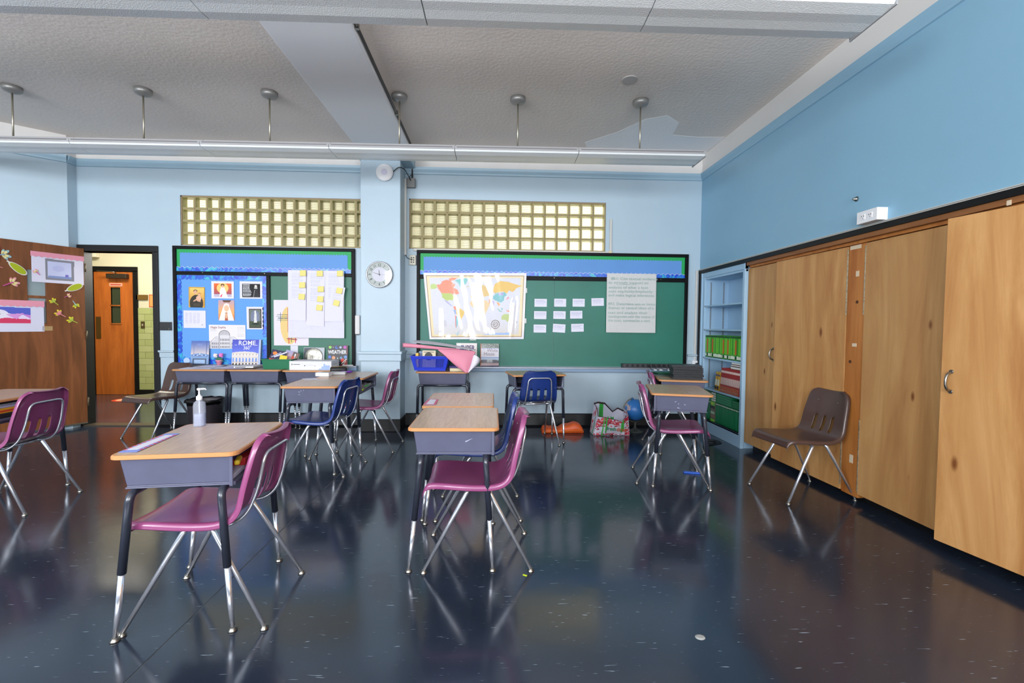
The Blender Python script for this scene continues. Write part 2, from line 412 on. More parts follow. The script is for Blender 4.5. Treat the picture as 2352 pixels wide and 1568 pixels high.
for i, (a, b) in enumerate(WINX):
    f = group_root('window_%d' % (i + 3)); m = MB()
    for x in (a, (a + b) / 2 - .025, b - .05): m.box(x, x + .05, -3.1, -3.04, 1.05, 2.95)
    for z in (1.05, 1.98, 2.9): m.box(a, b, -3.1, -3.04, z, z + .05)
    m.build('window_frame', WHITEPL, f); bx('window_sill', WHITEPL, a, b, -3.0, -2.86, 1.0, 1.04, f)

# glass-block windows --------------------------------------------------
def glass_mats():
    olive = pm('glass_block_side', (150, 146, 92), .25)
    m, nt, b = nm('glass_block_ribbed'); L = nt.links.new; N = nt.nodes.new
    tc = N('ShaderNodeTexCoord'); wv = N('ShaderNodeTexWave'); wv.wave_type = 'BANDS'; wv.bands_direction = 'Z'; wv.inputs['Scale'].default_value = 24
    L(tc.outputs['Object'], wv.inputs['Vector'])
    cr = N('ShaderNodeValToRGB'); cr.color_ramp.elements[0].position = .12; cr.color_ramp.elements[1].position = .35
    cr.color_ramp.elements[0].color = L4((112, 100, 58)); cr.color_ramp.elements[1].color = L4((252, 250, 240)); L(wv.outputs['Fac'], cr.inputs[0])
    tr = N('ShaderNodeBsdfTranslucent'); L(cr.outputs[0], tr.inputs['Color']); L(cr.outputs[0], b.inputs['Base Color']); b.inputs['Roughness'].default_value = .25
    mx = N('ShaderNodeMixShader'); mx.inputs[0].default_value = .82; L(b.outputs[0], mx.inputs[1]); L(tr.outputs[0], mx.inputs[2])
    L(mx.outputs[0], nt.nodes['Material Output'].inputs['Surface'])
    g, nt, b = nm('glass_block_front'); L = nt.links.new; N = nt.nodes.new
    t = N('ShaderNodeBsdfTransparent'); t.inputs[0].default_value = (.93, .93, .82, 1); gl = N('ShaderNodeBsdfGlossy'); gl.inputs['Roughness'].default_value = .08
    fr = N('ShaderNodeFresnel'); fr.inputs[0].default_value = 1.45; mx = N('ShaderNodeMixShader'); L(fr.outputs[0], mx.inputs[0]); L(t.outputs[0], mx.inputs[1]); L(gl.outputs[0], mx.inputs[2])
    L(mx.outputs[0], nt.nodes['Material Output'].inputs['Surface'])
    return [olive, m, g, pm('glass_block_rim', (176, 168, 118), .2)]
GM = glass_mats()
def glass_window(name, G, x0, pitch, ncol, rowh, zb, cut=None):
    root = group_root(name)
    fr = MB(); fr.box(G[0], G[1], YB + .012, YB + .13, G[2], zb + .006); fr.box(G[0], G[1], YB + .012, YB + .13, zb + 4 * rowh - .006, G[3]); fr.box(G[0], x0 + .006, YB + .012, YB + .13, G[2], G[3])
    for i in range(ncol + 1): fr.box(x0 + i * pitch - .004, x0 + i * pitch + .004, YB + .02, YB + .13, G[2], G[3])
    for j in range(1, 4): fr.box(x0, x0 + ncol * pitch, YB + .02, YB + .13, zb + j * rowh - .004, zb + j * rowh + .004)
    fr.build('mortar_grid', pm('block_mortar', (150, 128, 98), .6), root)
    w2, h2 = pitch / 2 - .004, rowh / 2 - .004; m = MB()
    def ring(a, b, ya, yb):
        v = [(-a[0], ya, -a[1]), (a[0], ya, -a[1]), (a[0], ya, a[1]), (-a[0], ya, a[1]), (-b[0], yb, -b[1]), (b[0], yb, -b[1]), (b[0], yb, b[1]), (-b[0], yb, b[1])]
        m.add(v, [(i, (i + 1) % 4, 4 + (i + 1) % 4, 4 + i) for i in range(4)])
    i2 = (w2 - .010, h2 - .010)
    m.m = 3; ring((w2, h2), i2, .016, .010)
    m.m = 0; ring(i2, (i2[0] - .004, i2[1] - .004), .010, .085)
    m.m = 1; a, b = i2[0] - .004, i2[1] - .004; m.add([(-a, .085, -b), (a, .085, -b), (a, .085, b), (-a, .085, b)], [(0, 1, 2, 3)])
    m.m = 2; a, b = i2; m.add([(-a, .012, -b), (a, .012, -b), (a, .012, b), (-a, .012, b)], [(0, 1, 2, 3)])
    p = m.build('glass_block', GM, root, recalc=False); first = True
    for j in range(4):
        for i in range(ncol):
            o = p if first else p.copy()
            if not first: C.objects.link(o); o.parent = root
            first = False; o.location = (x0 + (i + .5) * pitch, YB + .008, zb + (j + .5) * rowh)
    return root
glass_window('window_1', GL, -3.757, .1475, 15, .1455, 2.196)
glass_window('window_2', GR, -1.036, .1515, 16, .1485, 2.201)

# doorway --------------------------------------------------------------
df = group_root('door_frame')
bx('jamb', BLACK, D0 - .09, D0 + .03, YB - .02, YB + WT + .02, 0, DZ, df, .004); bx('jamb', BLACK, D1 - .03, D1 + .035, YB - .02, YB + WT + .02, 0, DZ, df, .004)
bx('head', BLACK, D0 - .09, D1 + .035, YB - .021, YB + WT + .02, DZ, DZ + .075, df, .004)
bx('threshold', pm('threshold_strip', (60, 52, 40), .4), D0, D1, YB - .02, YB + WT, 0, .012, df)
door1 = group_root('door_1'); door1.location = (-4.868, 5.645, 0); door1.rotation_euler = (0, 0, math.atan2(-.905, -.426))
DW = wood('door_veneer', (98, 58, 30), (138, 84, 48), (7, 7, .8), .42, .1, dist=1.2, rnd=False)
dm = MB()
for a in ((0, .345, .055, 2.125), (.50, .92, .055, 2.125), (.345, .50, .055, 1.235), (.345, .50, 1.825, 2.125)): dm.box(a[0], a[1], -.045, 0, a[2], a[3])
dm.build('door_leaf', DW, door1)
bx('glazing_bar', DW, .345, .50, -.04, -.004, 1.515, 1.543, door1)
PANE = pm('door_pane', (150, 165, 168), .12, 0, .3)
for z0, z1 in ((1.238, 1.515), (1.543, 1.825)): bx('pane', PANE, .347, .498, -.028, -.018, z0, z1, door1)
bx('room_plate', pm('brass_tan', (172, 142, 98), .5), .30, .385, -.001, .003, 1.155, 1.205, door1)
for z in (.3, 1.1, 1.9): MB().tube([(-.008, .004, z - .05), (-.008, .004, z + .05)], .008, 8).build('hinge', pm('hinge_dark', (96, 84, 66), .45, .5), door1)
bx('door_sweep', pm('door_sweep_metal', (120, 116, 104), .4, .6), 0, .92, -.046, .003, .04, .056, door1)

# hallway beyond ---------------------------------------------------------
YH = 8.1
hw = group_root('wall_hall'); HW = pm('hall_wall_cream', (206, 200, 176), .6)
HX0, HX1 = -6.83, -6.175
bx('painted_wall', HW, -9.4, HX0 - .07, YH, YH + .15, 0, 3.0, hw); bx('painted_wall', HW, HX0 - .07, HX1 + .075, YH, YH + .15, 2.2, 3.0, hw); bx('painted_wall', HW, HX1 + .075, 3.2, YH, YH + .15, 0, 3.0, hw)
bx('side_wall', HW, -9.5, -9.4, YB, YH, 0, 3.0, hw); bx('side_wall', HW, 3.1, 3.2, YB, YH, 0, 3.0, hw)
bx('side_wall', HW, -9.4, -5.2, YB + .02, YB + WT, 0, 3.0, hw)
struct(bx('ceiling_hall', pm('hall_ceiling', (205, 200, 185), .7), -9.5, 3.3, YB + WT, YH + .15, 3.0, 3.1))
# green glazed wall tiles
TG = [pm('glazed_tile_%d' % k, c, .18, 0, .3) for k, c in enumerate(((168, 176, 118), (162, 170, 112), (174, 180, 126)))]
th, tw = .1085, .215; gx0 = HX1 + .075; tile = None
bx('tile_grout', pm('tile_grout', (110, 112, 76), .7), gx0, -4.6, YH - .006, YH, .09, .09 + 13 * th, hw)
for r in range(13):
    off = -tw / 2 if r % 2 else 0; x = gx0 + off
    while x < -4.7:
        a, b = max(x, gx0), x + tw
        if b - a > .03:
            key = round(b - a, 3)
            bx('tile', TG[random.randrange(3)], a + .002, b - .002, YH - .014, YH - .002, .09 + r * th + .002, .09 + (r + 1) * th - .002, hw)
        x += tw
struct(bx('baseboard_hall', BLACK, gx0, 3.1, YH - .02, YH, 0, .09))
d2 = group_root('door_2'); d2.location = (0, 0, 0)
HD = wood('hall_door_veneer', (160, 82, 28), (196, 108, 42), (6, 6, .7), .35, .1, dist=1., rnd=False)
sx = YH / 7.464
def hx(v): return v * sx
def hz(v): return (v - 1.27) * sx + 1.27
pL, pR, p0, p1 = hx(-6.039), hx(-5.888), hz(1.231), hz(1.80); pm_ = hz(1.515)
m = MB(); m.box(HX0, pL, YH + .0, YH + .045, .004, 2.115); m.box(pR, HX1, YH, YH + .045, .004, 2.115); m.box(pL, pR, YH, YH + .045, .004, p0); m.box(pL, pR, YH, YH + .045, p1, 2.115)
m.build('door_leaf', HD, d2)
m = MB()
for z in (p0 - .012, pm_ - .008, p1): m.box(pL - .01, pR + .01, YH - .01, YH + .02, z, z + .018)
for x in (pL - .012, pR): m.box(x, x + .012, YH - .01, YH + .02, p0, p1)
m.build('glazing_bar', HD, d2)
HP = pm('hall_door_pane', (52, 62, 44), .1, 0, .5)
bx('pane', HP, pL, pR, YH + .018, YH + .026, p0, pm_, d2); bx('pane', HP, pL, pR, YH + .018, YH + .026, pm_, p1, d2)
bx('push_plate', pm('old_brass', (120, 92, 50), .3, .8), HX0 + .02, HX0 + .1, YH - .006, YH, hz(.99), hz(1.337), d2)
m = MB().box(HX1 - .4, HX1 - .07, YH - .075, YH, 1.995, 2.075); m.build('door_closer', pm('closer_bronze', (62, 52, 42), .35, .4), d2, bev=.008)
MB().tube(bend([(HX1 - .24, YH - .06, 2.08), (HX1 - .24, YH - .1, 2.1), (HX1 - .5, YH - .12, 2.115)], .02), .009, 6).build('closer_arm', STEEL, d2)
m = MB(); m.box(HX0 - .07, HX0, YH - .02, YH + .1, 0, 2.13); m.box(HX1, HX1 + .075, YH - .02, YH + .1, 0, 2.13); m.box(HX0 - .07, HX1 + .075, YH - .02, YH + .1, 2.12, 2.2)
m.box(HX0 - .07, HX1 + .075, YH + .045, YH + .15, 0, 2.2); m.build('door_frame', BLACK, d2)
sg = tag(bx('door_sign', pm('sign_pink', (214, 160, 140), .5), pL - .02, pR + .03, YH - .006, YH, p1 + .02, p1 + .075), 'small pale sign above the pane of the orange hall door', 'sign')
bx('sign_rule', pm('sign_red', (170, 50, 40), .5), pL, pR + .01, YH - .008, YH - .005, p1 + .04, p1 + .055, sg)
tag(bx('notice_board', pm('cork_brown', (104, 74, 20), .8), hx(-5.645), hx(-5.471), YH - .02, YH, hz(1.609), hz(1.69), bev=.004), 'small dark brown notice board above the green hall tiles', 'notice board')
o = tag(bx('hall_poster', pm('poster_red', (184, 62, 30), .6), hx(-5.456), hx(-5.30), YH - .004, YH, hz(1.495), hz(1.695)), 'orange sheet with a red border on the hall wall', 'poster')
bx('sheet', pm('poster_orange', (226, 150, 84), .6), hx(-5.456) + .012, hx(-5.30) - .012, YH - .007, YH - .003, hz(1.495) + .012, hz(1.695) - .012, o)
o = tag(bx('light_switch', pm('switch_bronze', (92, 78, 48), .35, .5), hx(-5.577), hx(-5.518), YH - .022, YH - .013, hz(1.158), hz(1.269), bev=.002), 'bronze light switch plate on the green hall tiles', 'switch')
bx('toggle', CREAM, hx(-5.552), hx(-5.542), YH - .034, YH - .02, hz(1.20), hz(1.23), o)
o = tag(bx('exit_box', pm('alarm_box_white', (222, 214, 196), .5), hx(-6.33), hx(-6.195), YH - .09, YH, hz(2.262), hz(2.40), bev=.006), 'white alarm box high on the cream hall wall', 'alarm box')
bx('lens', pm('alarm_red', (150, 60, 50), .3), hx(-6.31), hx(-6.28), YH - .1, YH - .088, hz(2.30), hz(2.33), o)
m = MB(); m.lathe([(.17, 0), (.17, .002)], 28); o = m.build('floor_sticker', pm('sticker_red', (206, 66, 40), .5), None, (-5.93, 7.56, .0005)); tag(o, 'round red and white floor sticker out in the hall', 'sticker')
MB().lathe([(.12, .002), (.12, .003)], 28).build('white_disc', pm('sticker_white', (222, 170, 140), .5), o)

# ================================================================== CUPBOARDS AND BOOKCASE ON THE WALL OF DOORS
CW = wood('cupboard_plywood', (172, 116, 64), (204, 154, 98), (2.0, 2.0, .35), .5, 0, dist=2.4, knots=(1.3, 5.2, 2.1), c3=(188, 136, 80))
CW2 = wood('cupboard_plywood_second', (170, 120, 70), (200, 154, 100), (2.2, 2.2, .3), .5, 0, dist=1.9, knots=(1.3, 6.3, 2.7), c3=(186, 138, 84))  # second plywood tone, slightly greyer, with its own grain
PINE = wood('pine_post', (160, 92, 36), (192, 124, 60), (6, 6, .6), .45, 0, dist=1.2, knots=(1, 6, 1.4))
RAILW = wood('header_rail_wood', (118, 72, 36), (146, 94, 50), (6, .8, 6), .5)
cab = thing('storage_cupboard', 'long row of built-in plywood cupboards under the plain blue wall', 'cupboard', (XR + .05, 0, 0))
def cpart(name, mat, x0, x1, y0, y1, z0, z1, bev=0., par=None): return bx(name, mat, x0, x1, y0, y1, z0, z1, par or cab, bev)
cpart('header_rail', RAILW, -.054, .06, -2.9, 4.60, 1.905, 1.94); cpart('header_rail', PINE, -.02, .06, -2.9, 4.60, 1.884, 1.905)
cpart('toe_kick', BLACK, .07, .13, -2.9, 4.60, 0, .075); cpart('plinth', BLACK, .03, .2, -2.9, 4.60, .066, .075)
cpart('post', PINE, 0, .05, 3.155, 3.31, .04, 1.884, .003); cpart('post', PINE, 0, .05, 1.43, 1.575, .04, 1.884, .003)
cpart('end_panel', CW, .03, .44, 4.60, 4.615, .1, 1.9)
def cdoor(name, mat, yh, yf, ang=0., z0=.07, z1=1.880):
    """yh: hinged edge, yf: free edge"""
    w_ = yf - yh; o = MB().box(-.006, .014, min(0, w_), max(0, w_), z0, z1).build(name, mat, cab, (0, yh, 0), ang, bev=.002); return o
HINGE = pm('piano_hinge', (196, 186, 160), .35, .7, noise=.4, nscale=60)
def handle(d, y, z, s):
    bow = [(-.006, 0, z - .05), (-.03, 0, z - .045), (-.045, 0, z - .02), (-.045, 0, z + .02), (-.03, 0, z + .045), (-.006, 0, z + .05)]
    m = MB(); m.tube([(p[0], y, p[2]) for p in bend(bow, .015)], .0065, 8)
    for q in (-1, 1): m.lathe([(.012, 0), (.01, .004)], 10, (-.006, y, z + q * .055), Matrix.Rotation(R(-90), 4, 'Y'))
    m.build('handle', STEEL, d)
d1 = cdoor('door', CW2, 4.72, 4.15)
handle(d1, -.535, 1.02, 1)
d_2 = cdoor('door', CW, 3.315, 4.14, 1.6, .05)
d3 = cdoor('door', CW2, 3.15, 2.40)
d4 = cdoor('door', CW, 1.58, 2.445, 9.6, .085)
handle(d4, .815, .985, 1)
cpart('door', CW, -.006, .014, .5, 1.425, .07, 1.88); cpart('door', CW2, -.006, .014, -2.8, .49, .07, 1.88)
for d, s in ((d_2, -1), (d3, 1)):
    for z in (1.60, .35): bx('hinge', HINGE, -.0085, -.004, s * .001 - .004, s * .001 + .004, z - .26 if z < 1 else z - .23, z + .26, d)
# bits of old tape on the post
TAPE = pm('old_tape', (214, 196, 168), .6)
for i, (y, z, a, b_) in enumerate(((3.25, 1.866, .05, .014), (3.225, 1.67, .014, .02), (3.23, 1.15, .02, .012), (3.22, .31, .016, .03))):
    cpart('tape', TAPE, -.0025, .0, y - a, y + a, z - b_, z + b_)
for y, z in ((3.22, 1.464), (3.265, 1.025)):
    MB().lathe([(.012, 0), (.012, .002)], 12, (0, y, z), Matrix.Rotation(R(-90), 4, 'Y')).build('knot', pm('knot_brown', (74, 40, 16), .5), cab)
cpart('tape', TAPE, -.0565, -.053, 2.205, 2.225, 1.90, 1.925)
struct(bx('trim_10', BLACK, XR - .016, XR + .02, -3, YB, 1.937, 1.975, bev=.002))
rw = tag(bx('wire_raceway', pm('raceway_white', (198, 196, 188), .5), XR - .018, XR, -3, YB, 1.977, 1.99), 'thin pale wire raceway running along the top of the plywood cupboards', 'raceway'); bx('cable_cover', pm('raceway_grey', (120, 122, 122), .5), XR - .021, XR - .017, -3, YB, 1.982, 1.985, rw)
o = tag(bx('power_outlet', WHITEPL, XR - .075, XR, 2.93, 3.10, 1.992, 2.075, bev=.003), 'white surface-mounted double outlet box above the plywood cupboards', 'outlet')
for y in (2.985, 3.045):
    f = bx('socket', pm('socket_face', (236, 234, 236), .35), XR - .078, XR - .074, y - .018, y + .018, 2.015, 2.052, o, .004)
    m = MB(); m.box(XR - .0795, XR - .077, y - .009, y - .006, 2.034, 2.044); m.box(XR - .0795, XR - .077, y + .006, y + .009, 2.034, 2.044); m.box(XR - .0795, XR - .077, y - .002, y + .002, 2.022, 2.027); m.build('slot', BLACKP, f)
o = tag(MB().lathe([(.02, 0), (.012, .01), (.004, .03)], 8, (0, 0, 0), Matrix.Rotation(R(-90), 4, 'Y')).build('wall_hook', STEEL, None, (XR, 3.2, 2.2)), 'small bare metal hook stub on the plain blue wall', 'hook')

# bookcase niche: part of the wall, painted blue
bc = thing('bookcase', 'pale blue built-in bookcase between the corner and the plywood doors', 'bookcase', (XR, 0, 0))
BY0, BY1 = 4.66, 5.525
def bpart(name, x0, x1, y0, y1, z0, z1, bev=.002, mat=SHELFB): return bx(name, mat, x0, x1, y0, y1, z0, z1, bc, bev)
bpart('stile', -.006, .03, 4.622, 4.66, 0, 1.935); bpart('stile', .0, .03, BY1, 5.60, 0, 1.935); bpart('stile', -.012, .01, 5.575, 5.605, 0, 1.935)
bpart('top_rail', -.004, .03, 4.622, 5.60, 1.875, 1.935); bpart('top_rail', .004, .03, 4.622, 5.60, 1.85, 1.875)
bpart('side_panel', .03, .32, BY1, BY1 + .02, 0, 1.9, 0); bpart('side_panel', .03, .32, BY0 - .02, BY0, 0, 1.9, 0)
bpart('back_panel', .30, .32, BY0, BY1, 0, 1.9, 0); bpart('top_panel', .03, .32, BY0, BY1, 1.85, 1.87, 0); bpart('kick_board', -.004, .03, 4.64, BY1 + .04, 0, .15)
SHZ = [(.15, .02), (.53, .02), (.908, .02), (1.248, .018), (1.535, .018)]
for z, t in SHZ: bpart('shelf', -.004 if z < .2 else .002, .30, BY0, BY1, z - t, z)
for x in (.08, .24):
    m = MB(); m.box(x - .008, x + .008, BY1 - .004, BY1, .2, 1.82); o = m.build('shelf_standard', pm('shelf_standard_metal', (150, 160, 168), .4, .4), bc)
    m = MB()
    for k in range(62): m.box(x - .004, x + .004, BY1 - .0055, BY1 - .0035, .22 + k * .026, .228 + k * .026)
    m.build('slot', pm('slot_grey', (96, 108, 120), .5), o)['kind'] = 'stuff'
for z, t in SHZ[2:]: MB().box(.0, .016, BY1 - .02, BY1, z - .016, z - .004).build('clip', STEEL, bc)
struct(bx('trim_11', BLACK, XR - .02, XR + .03, 5.607, 5.65, 0, 1.94))

ORD = 'first second third fourth fifth sixth seventh eighth ninth tenth eleventh twelfth thirteenth fourteenth fifteenth sixteenth seventeenth eighteenth nineteenth twentieth twenty-first twenty-second twenty-third twenty-fourth twenty-fifth twenty-sixth'.split()
PAGE = pm('page_edges', (226, 224, 216), .8)
def book(name, cover, w, d, h, stripes=(), parent=None):
    """spine towards -x at x=0, thickness w in y, standing on z=0"""
    m = MB(); m.box(0, d, 0, .0025, 0, h); m.box(0, d, w - .0025, w, 0, h); m.box(0, .003, 0, w, 0, h)
    o = m.build(name, cover); p = bx('pages', PAGE, .003, d - .004, .0025, w - .0025, .004, h - .004, o)
    for z0, z1, mat in stripes: bx('spine_band', mat, -.0008, .001, .0015, w - .0015, z0, z1, o)
    return o
G1 = pm('book_green', (62, 152, 40), .35); G2 = pm('book_dark_green', (14, 112, 66), .4); RED = pm('book_red', (158, 34, 32), .45); ORG = pm('book_brick', (172, 84, 46), .45)
YEL = pm('book_yellow', (214, 166, 38), .45); LGR = pm('book_lime', (120, 196, 60), .4); SP_W = pm('spine_white', (220, 226, 206), .5); SP_O = pm('spine_orange', (196, 98, 34), .5)
SP_L = pm('spine_lime', (104, 190, 48), .4); SP_D = pm('spine_dark', (18, 64, 36), .5)
b0 = book('textbook', G1, .032, .22, .262, ((.012, .045, SP_W), (.055, .235, SP_L), (.242, .258, SP_D), (.0, .008, SP_D)))
b1 = book('textbook', G1, .032, .22, .262, ((.012, .045, SP_D), (.06, .22, SP_O), (.242, .258, SP_D)))
b2 = book('textbook', G1, .032, .22, .262, ((.012, .05, SP_W), (.242, .258, SP_D), (.0, .008, SP_D)))
GA = ('green textbooks on the middle shelf', ' textbook from the plywood doors, middle shelf, green with a lime spine', ' textbook from the plywood doors, middle shelf, orange patch on its spine', ' textbook from the plywood doors, middle shelf, plain green spine')
n = 26; p = (BY1 - .012 - BY0 - .004) / n
for i in range(n):
    k = 1 if i in (4, 9, 12, 20, 24) else 2 if i % 3 == 0 else 0
    src = (b0, b1, b2)[k]; o = dup(src, (XR + .02 + random.uniform(0, .006), BY0 + .004 + i * p, .909), 0); tag(o, ORD[i] + GA[k + 1], 'book', GA[0])
def kill(o):
    for c in list(o.children): kill(c)
    bpy.data.objects.remove(o)
for b in (b0, b1, b2): kill(b)
# red books leaning on each other
r0 = book('workbook', RED, .036, .21, .275, ((.0, .07, ORG), (.09, .17, pm('spine_grey_text', (206, 176, 168), .6)), (.225, .25, pm('spine_badge', (222, 196, 188), .6)), (.018, .026, SP_W)))
for i in range(11):
    o = dup(r0, (XR + .012, 5.085 - i * .0372, .5315), 0, ORD[10 - i] + ' red workbook from the plywood doors, leaning in the row on the second blue shelf', 'red workbooks on the second shelf'); o['category'] = 'book'
    o.rotation_euler = (R(9), 0, 0)
kill(r0)
y0_ = book('activity_book', YEL, .045, .21, .215, ((.06, .13, SP_W), (.01, .05, pm('spine_black', (24, 20, 20), .5)), (.17, .19, pm('spine_blue', (60, 70, 130), .5))))
for i, lb in enumerate(('yellow book with a white spine patch, outermost at the open end of the red row', 'yellow book squeezed against the row of red workbooks')):
    o = dup(y0_, (XR + .012, 5.145 + .055 * (1 - i) , .5315), 0, lb); o['category'] = 'book'; o.rotation_euler = (R(11), 0, 0)
kill(y0_)
# flat grey books lying on top of the red ones
for k, (c, hgt, lb) in enumerate((((120, 124, 128), .03, 'grey book lying flat on the red workbooks, lowest of three'), ((96, 44, 48), .022, 'maroon and white book lying flat in the middle of the pile on the red workbooks'), ((176, 180, 184), .026, 'pale grey book on top of the pile on the red workbooks'))):
    z = .812 + (0, .031, .054)[k]; o = tag(bx('flat_book', pm('flat_book_%d' % k, c, .5), XR + .02, XR + .24, 4.67 + .004 * k, 4.90 - .01 * k, z, z + hgt), lb, 'book'); bx('pages', PAGE, XR + .017, XR + .021, 4.675 + .004 * k, 4.895 - .01 * k, z + .006, z + hgt - .006, o)
# bottom: dark green rows with stacks lying on top
g0 = book('green_reader', G2, .031, .22, .235, ((.02, .2, pm('spine_teal', (28, 128, 82), .4)), (.214, .224, SP_W)))
ys = [4.664 + i * .0325 for i in range(17)] + [5.345 + i * .0325 for i in range(5)]
for i, y in enumerate(ys):
    o = dup(g0, (XR + .02 + random.uniform(0, .006), y, .151), 0, ORD[i] + ' dark green reader from the plywood doors, standing on the lowest blue shelf', 'dark green readers on the lowest shelf'); o['category'] = 'book'
kill(g0)
o = book('workbook_thick', pm('workbook_photo', (112, 108, 96), .5), .10, .22, .238, ((.0, .03, LGR), (.19, .238, LGR), (.09, .12, pm('spine_pale_green', (170, 200, 170), .5)), (.155, .185, BLACKP), (.05, .08, pm('spine_brownish', (150, 120, 100), .5)))); o.location = (XR + .014, 5.225, .151)
text('lettering', 'Bio', .03, (-.0015, .08, .205), pm('title_yellow', (230, 200, 60), .5), o, rot=(0, 0, -90)); tag(o, 'thick lime green book with a picture spine on the lowest blue shelf', 'book')
def pile(y0, y1, n, mats, zb, lab, grp):
    h = .026
    for i in range(n):
        z = zb + i * (h + .001); o = tag(bx('reader_flat', mats[0], XR + .02, XR + .24, y0, y1, z, z + h), lab + (', lowest of its pile', ', second from the bottom of its pile', ', third from the bottom of its pile', ', top of its pile')[i], 'book', grp); bx('pages', mats[1], XR + .0185, XR + .021, y0 + .004, y1 - .004, z + .004, z + h - .004, o)
z = .391
pile(5.33, 5.51, 4, (G2, G2), z, 'green reader lying flat nearest the corner', 'readers lying flat beside the corner')
pile(5.215, 5.325, 4, (G2, PAGE), z, 'book lying flat, white pages out', 'readers lying flat page side out')
pile(4.86, 5.205, 4, (G2, pm('spine_mid_green', (40, 140, 92), .4)), z, 'green reader lying flat over mid row', 'readers lying flat over the row')
pile(4.66, 4.85, 3, (G2, G2), z, 'green reader lying flat beside the plywood', 'readers lying flat beside the plywood')

# ================================================================== DESKS
DL, DD, TZ = .585, .46, .745
def make_desk():
    t = thing('student_desk', 'desk', 'desk', (0, 0, 0))
    top = MB(); n = 5; r = .035; poly = []
    for cx, cy, a0 in ((DL / 2 - r, DD / 2 - r, 0), (-DL / 2 + r, DD / 2 - r, 90), (-DL / 2 + r, -DD / 2 + r, 180), (DL / 2 - r, -DD / 2 + r, 270)):
        for k in range(n + 1): a = R(a0 + 90 * k / n); poly.append((cx + r * math.cos(a), cy + r * math.sin(a)))
    top.prism([(x * .985, y * .985) for x, y in poly], .727, TZ, 'z'); tp = top.build('tabletop', LAM, t)
    e = MB(); k = len(poly); prof = [(1., .7275), (1.012, .730), (1.012, .740), (.996, .7452), (.975, .7452), (.975, .7275)]
    vs = []
    for sc, z in prof: vs += [(x + (sc - 1) * (.29 if x > 0 else -.29), y + (sc - 1) * (.23 if y > 0 else -.23), z) for x, y in poly]
    fs = []
    for i in range(len(prof)):
        i2 = (i + 1) % len(prof)
        for j in range(k): fs.append((i * k + j, i * k + (j + 1) % k, i2 * k + (j + 1) % k, i2 * k + j))
    e.add(vs, fs); e.build('edge_band', EDGE, tp)
    # open-front box: back, two ends and a bottom, tapering down, with a flange
    z0, z1 = .612, .728; b = MB(); th = .006
    T = (-.268, .268, -.205, .205); Bq = (-.252, .252, -.195, .19)
    def wall(a, c, i0, i1):   # outer quad bottom/top and its inner twin
        b.add([a, c, i1, i0] , [(0, 1, 2, 3)])
    def hex8(o4, i4):
        b.add(o4 + i4, [(0, 1, 2, 3), (7, 6, 5, 4), (0, 4, 5, 1), (1, 5, 6, 2), (2, 6, 7, 3), (3, 7, 4, 0)])
    hex8([(Bq[0], Bq[3], z0), (Bq[1], Bq[3], z0), (T[1], T[3], z1), (T[0], T[3], z1)], [(Bq[0], Bq[3] - th, z0), (Bq[1], Bq[3] - th, z0), (T[1], T[3] - th, z1), (T[0], T[3] - th, z1)])
    for s, i in ((1, 1), (-1, 0)):
        hex8([(Bq[i], Bq[2], z0), (Bq[i], Bq[3], z0), (T[i], T[3], z1), (T[i], T[2], z1)], [(Bq[i] - s * th, Bq[2], z0), (Bq[i] - s * th, Bq[3], z0), (T[i] - s * th, T[3], z1), (T[i] - s * th, T[2], z1)])
    b.box(Bq[0], Bq[1], Bq[2], Bq[3], z0 - .006, z0)
    bo = b.build('book_box', BOX, t, bev=.004)
    m = MB(); m.box(-.256, .256, -.198, .194, .600, .607)
    m.box(-.256, .256, -.212, -.190, .598, .614)
    for s in (-1, 1): m.box(s * .27 - .004, s * .27 + .004, -.209, -.195, .60, z1)
    m.build('flange', BOX, bo, bev=.003)
    m = MB(); m.box(T[0] + .01, T[1] - .01, -.2, .2, .726, .7275); m.build('underside', BLACKP, bo)
    for yt, yf in ((.165, .225), (-.165, -.205)):
        m = MB(); m.tube([(-.205, yt, .588), (.205, yt, .588)], .0155, 12); m.build('frame_rail', DARKTUBE, t)
        for s in (-1, 1):
            y_at = lambda z: yt + (yf - yt) * (.588 - z) / .588
            L_ = MB(); L_.tube(bend([(s * .20, yt, .588), (s * .275, yt, .588), (s * .278, y_at(.27), .27)], .07, 7), .0155, 12); l = L_.build('leg', DARKTUBE, t)
            q = MB(); q.tube([(s * .278, y_at(.28), .28), (s * .279, y_at(.12), .12), (s * .28, yf, .012)], [.0118, .0112, .0085], 10); ins = q.build('leg_insert', CHROME, l)
            m = MB(); m.lathe([(.017, 0), (.018, .005), (.012, .011), (.010, .016)], 14, (s * .28, yf, 0)); m.build('glide', STEEL, l)
            m = MB()
            for k in range(5): m.box(s * .2785 - .004, s * .2785 + .004, y_at(.25 - k * .026) - s * 0 + .0085, y_at(.25 - k * .026) + .0125, .245 - k * .026, .256 - k * .026)
            m.build('notch', BLACKP, l)
    return t
desk0 = make_desk()
DG = 'student desks with open book boxes'
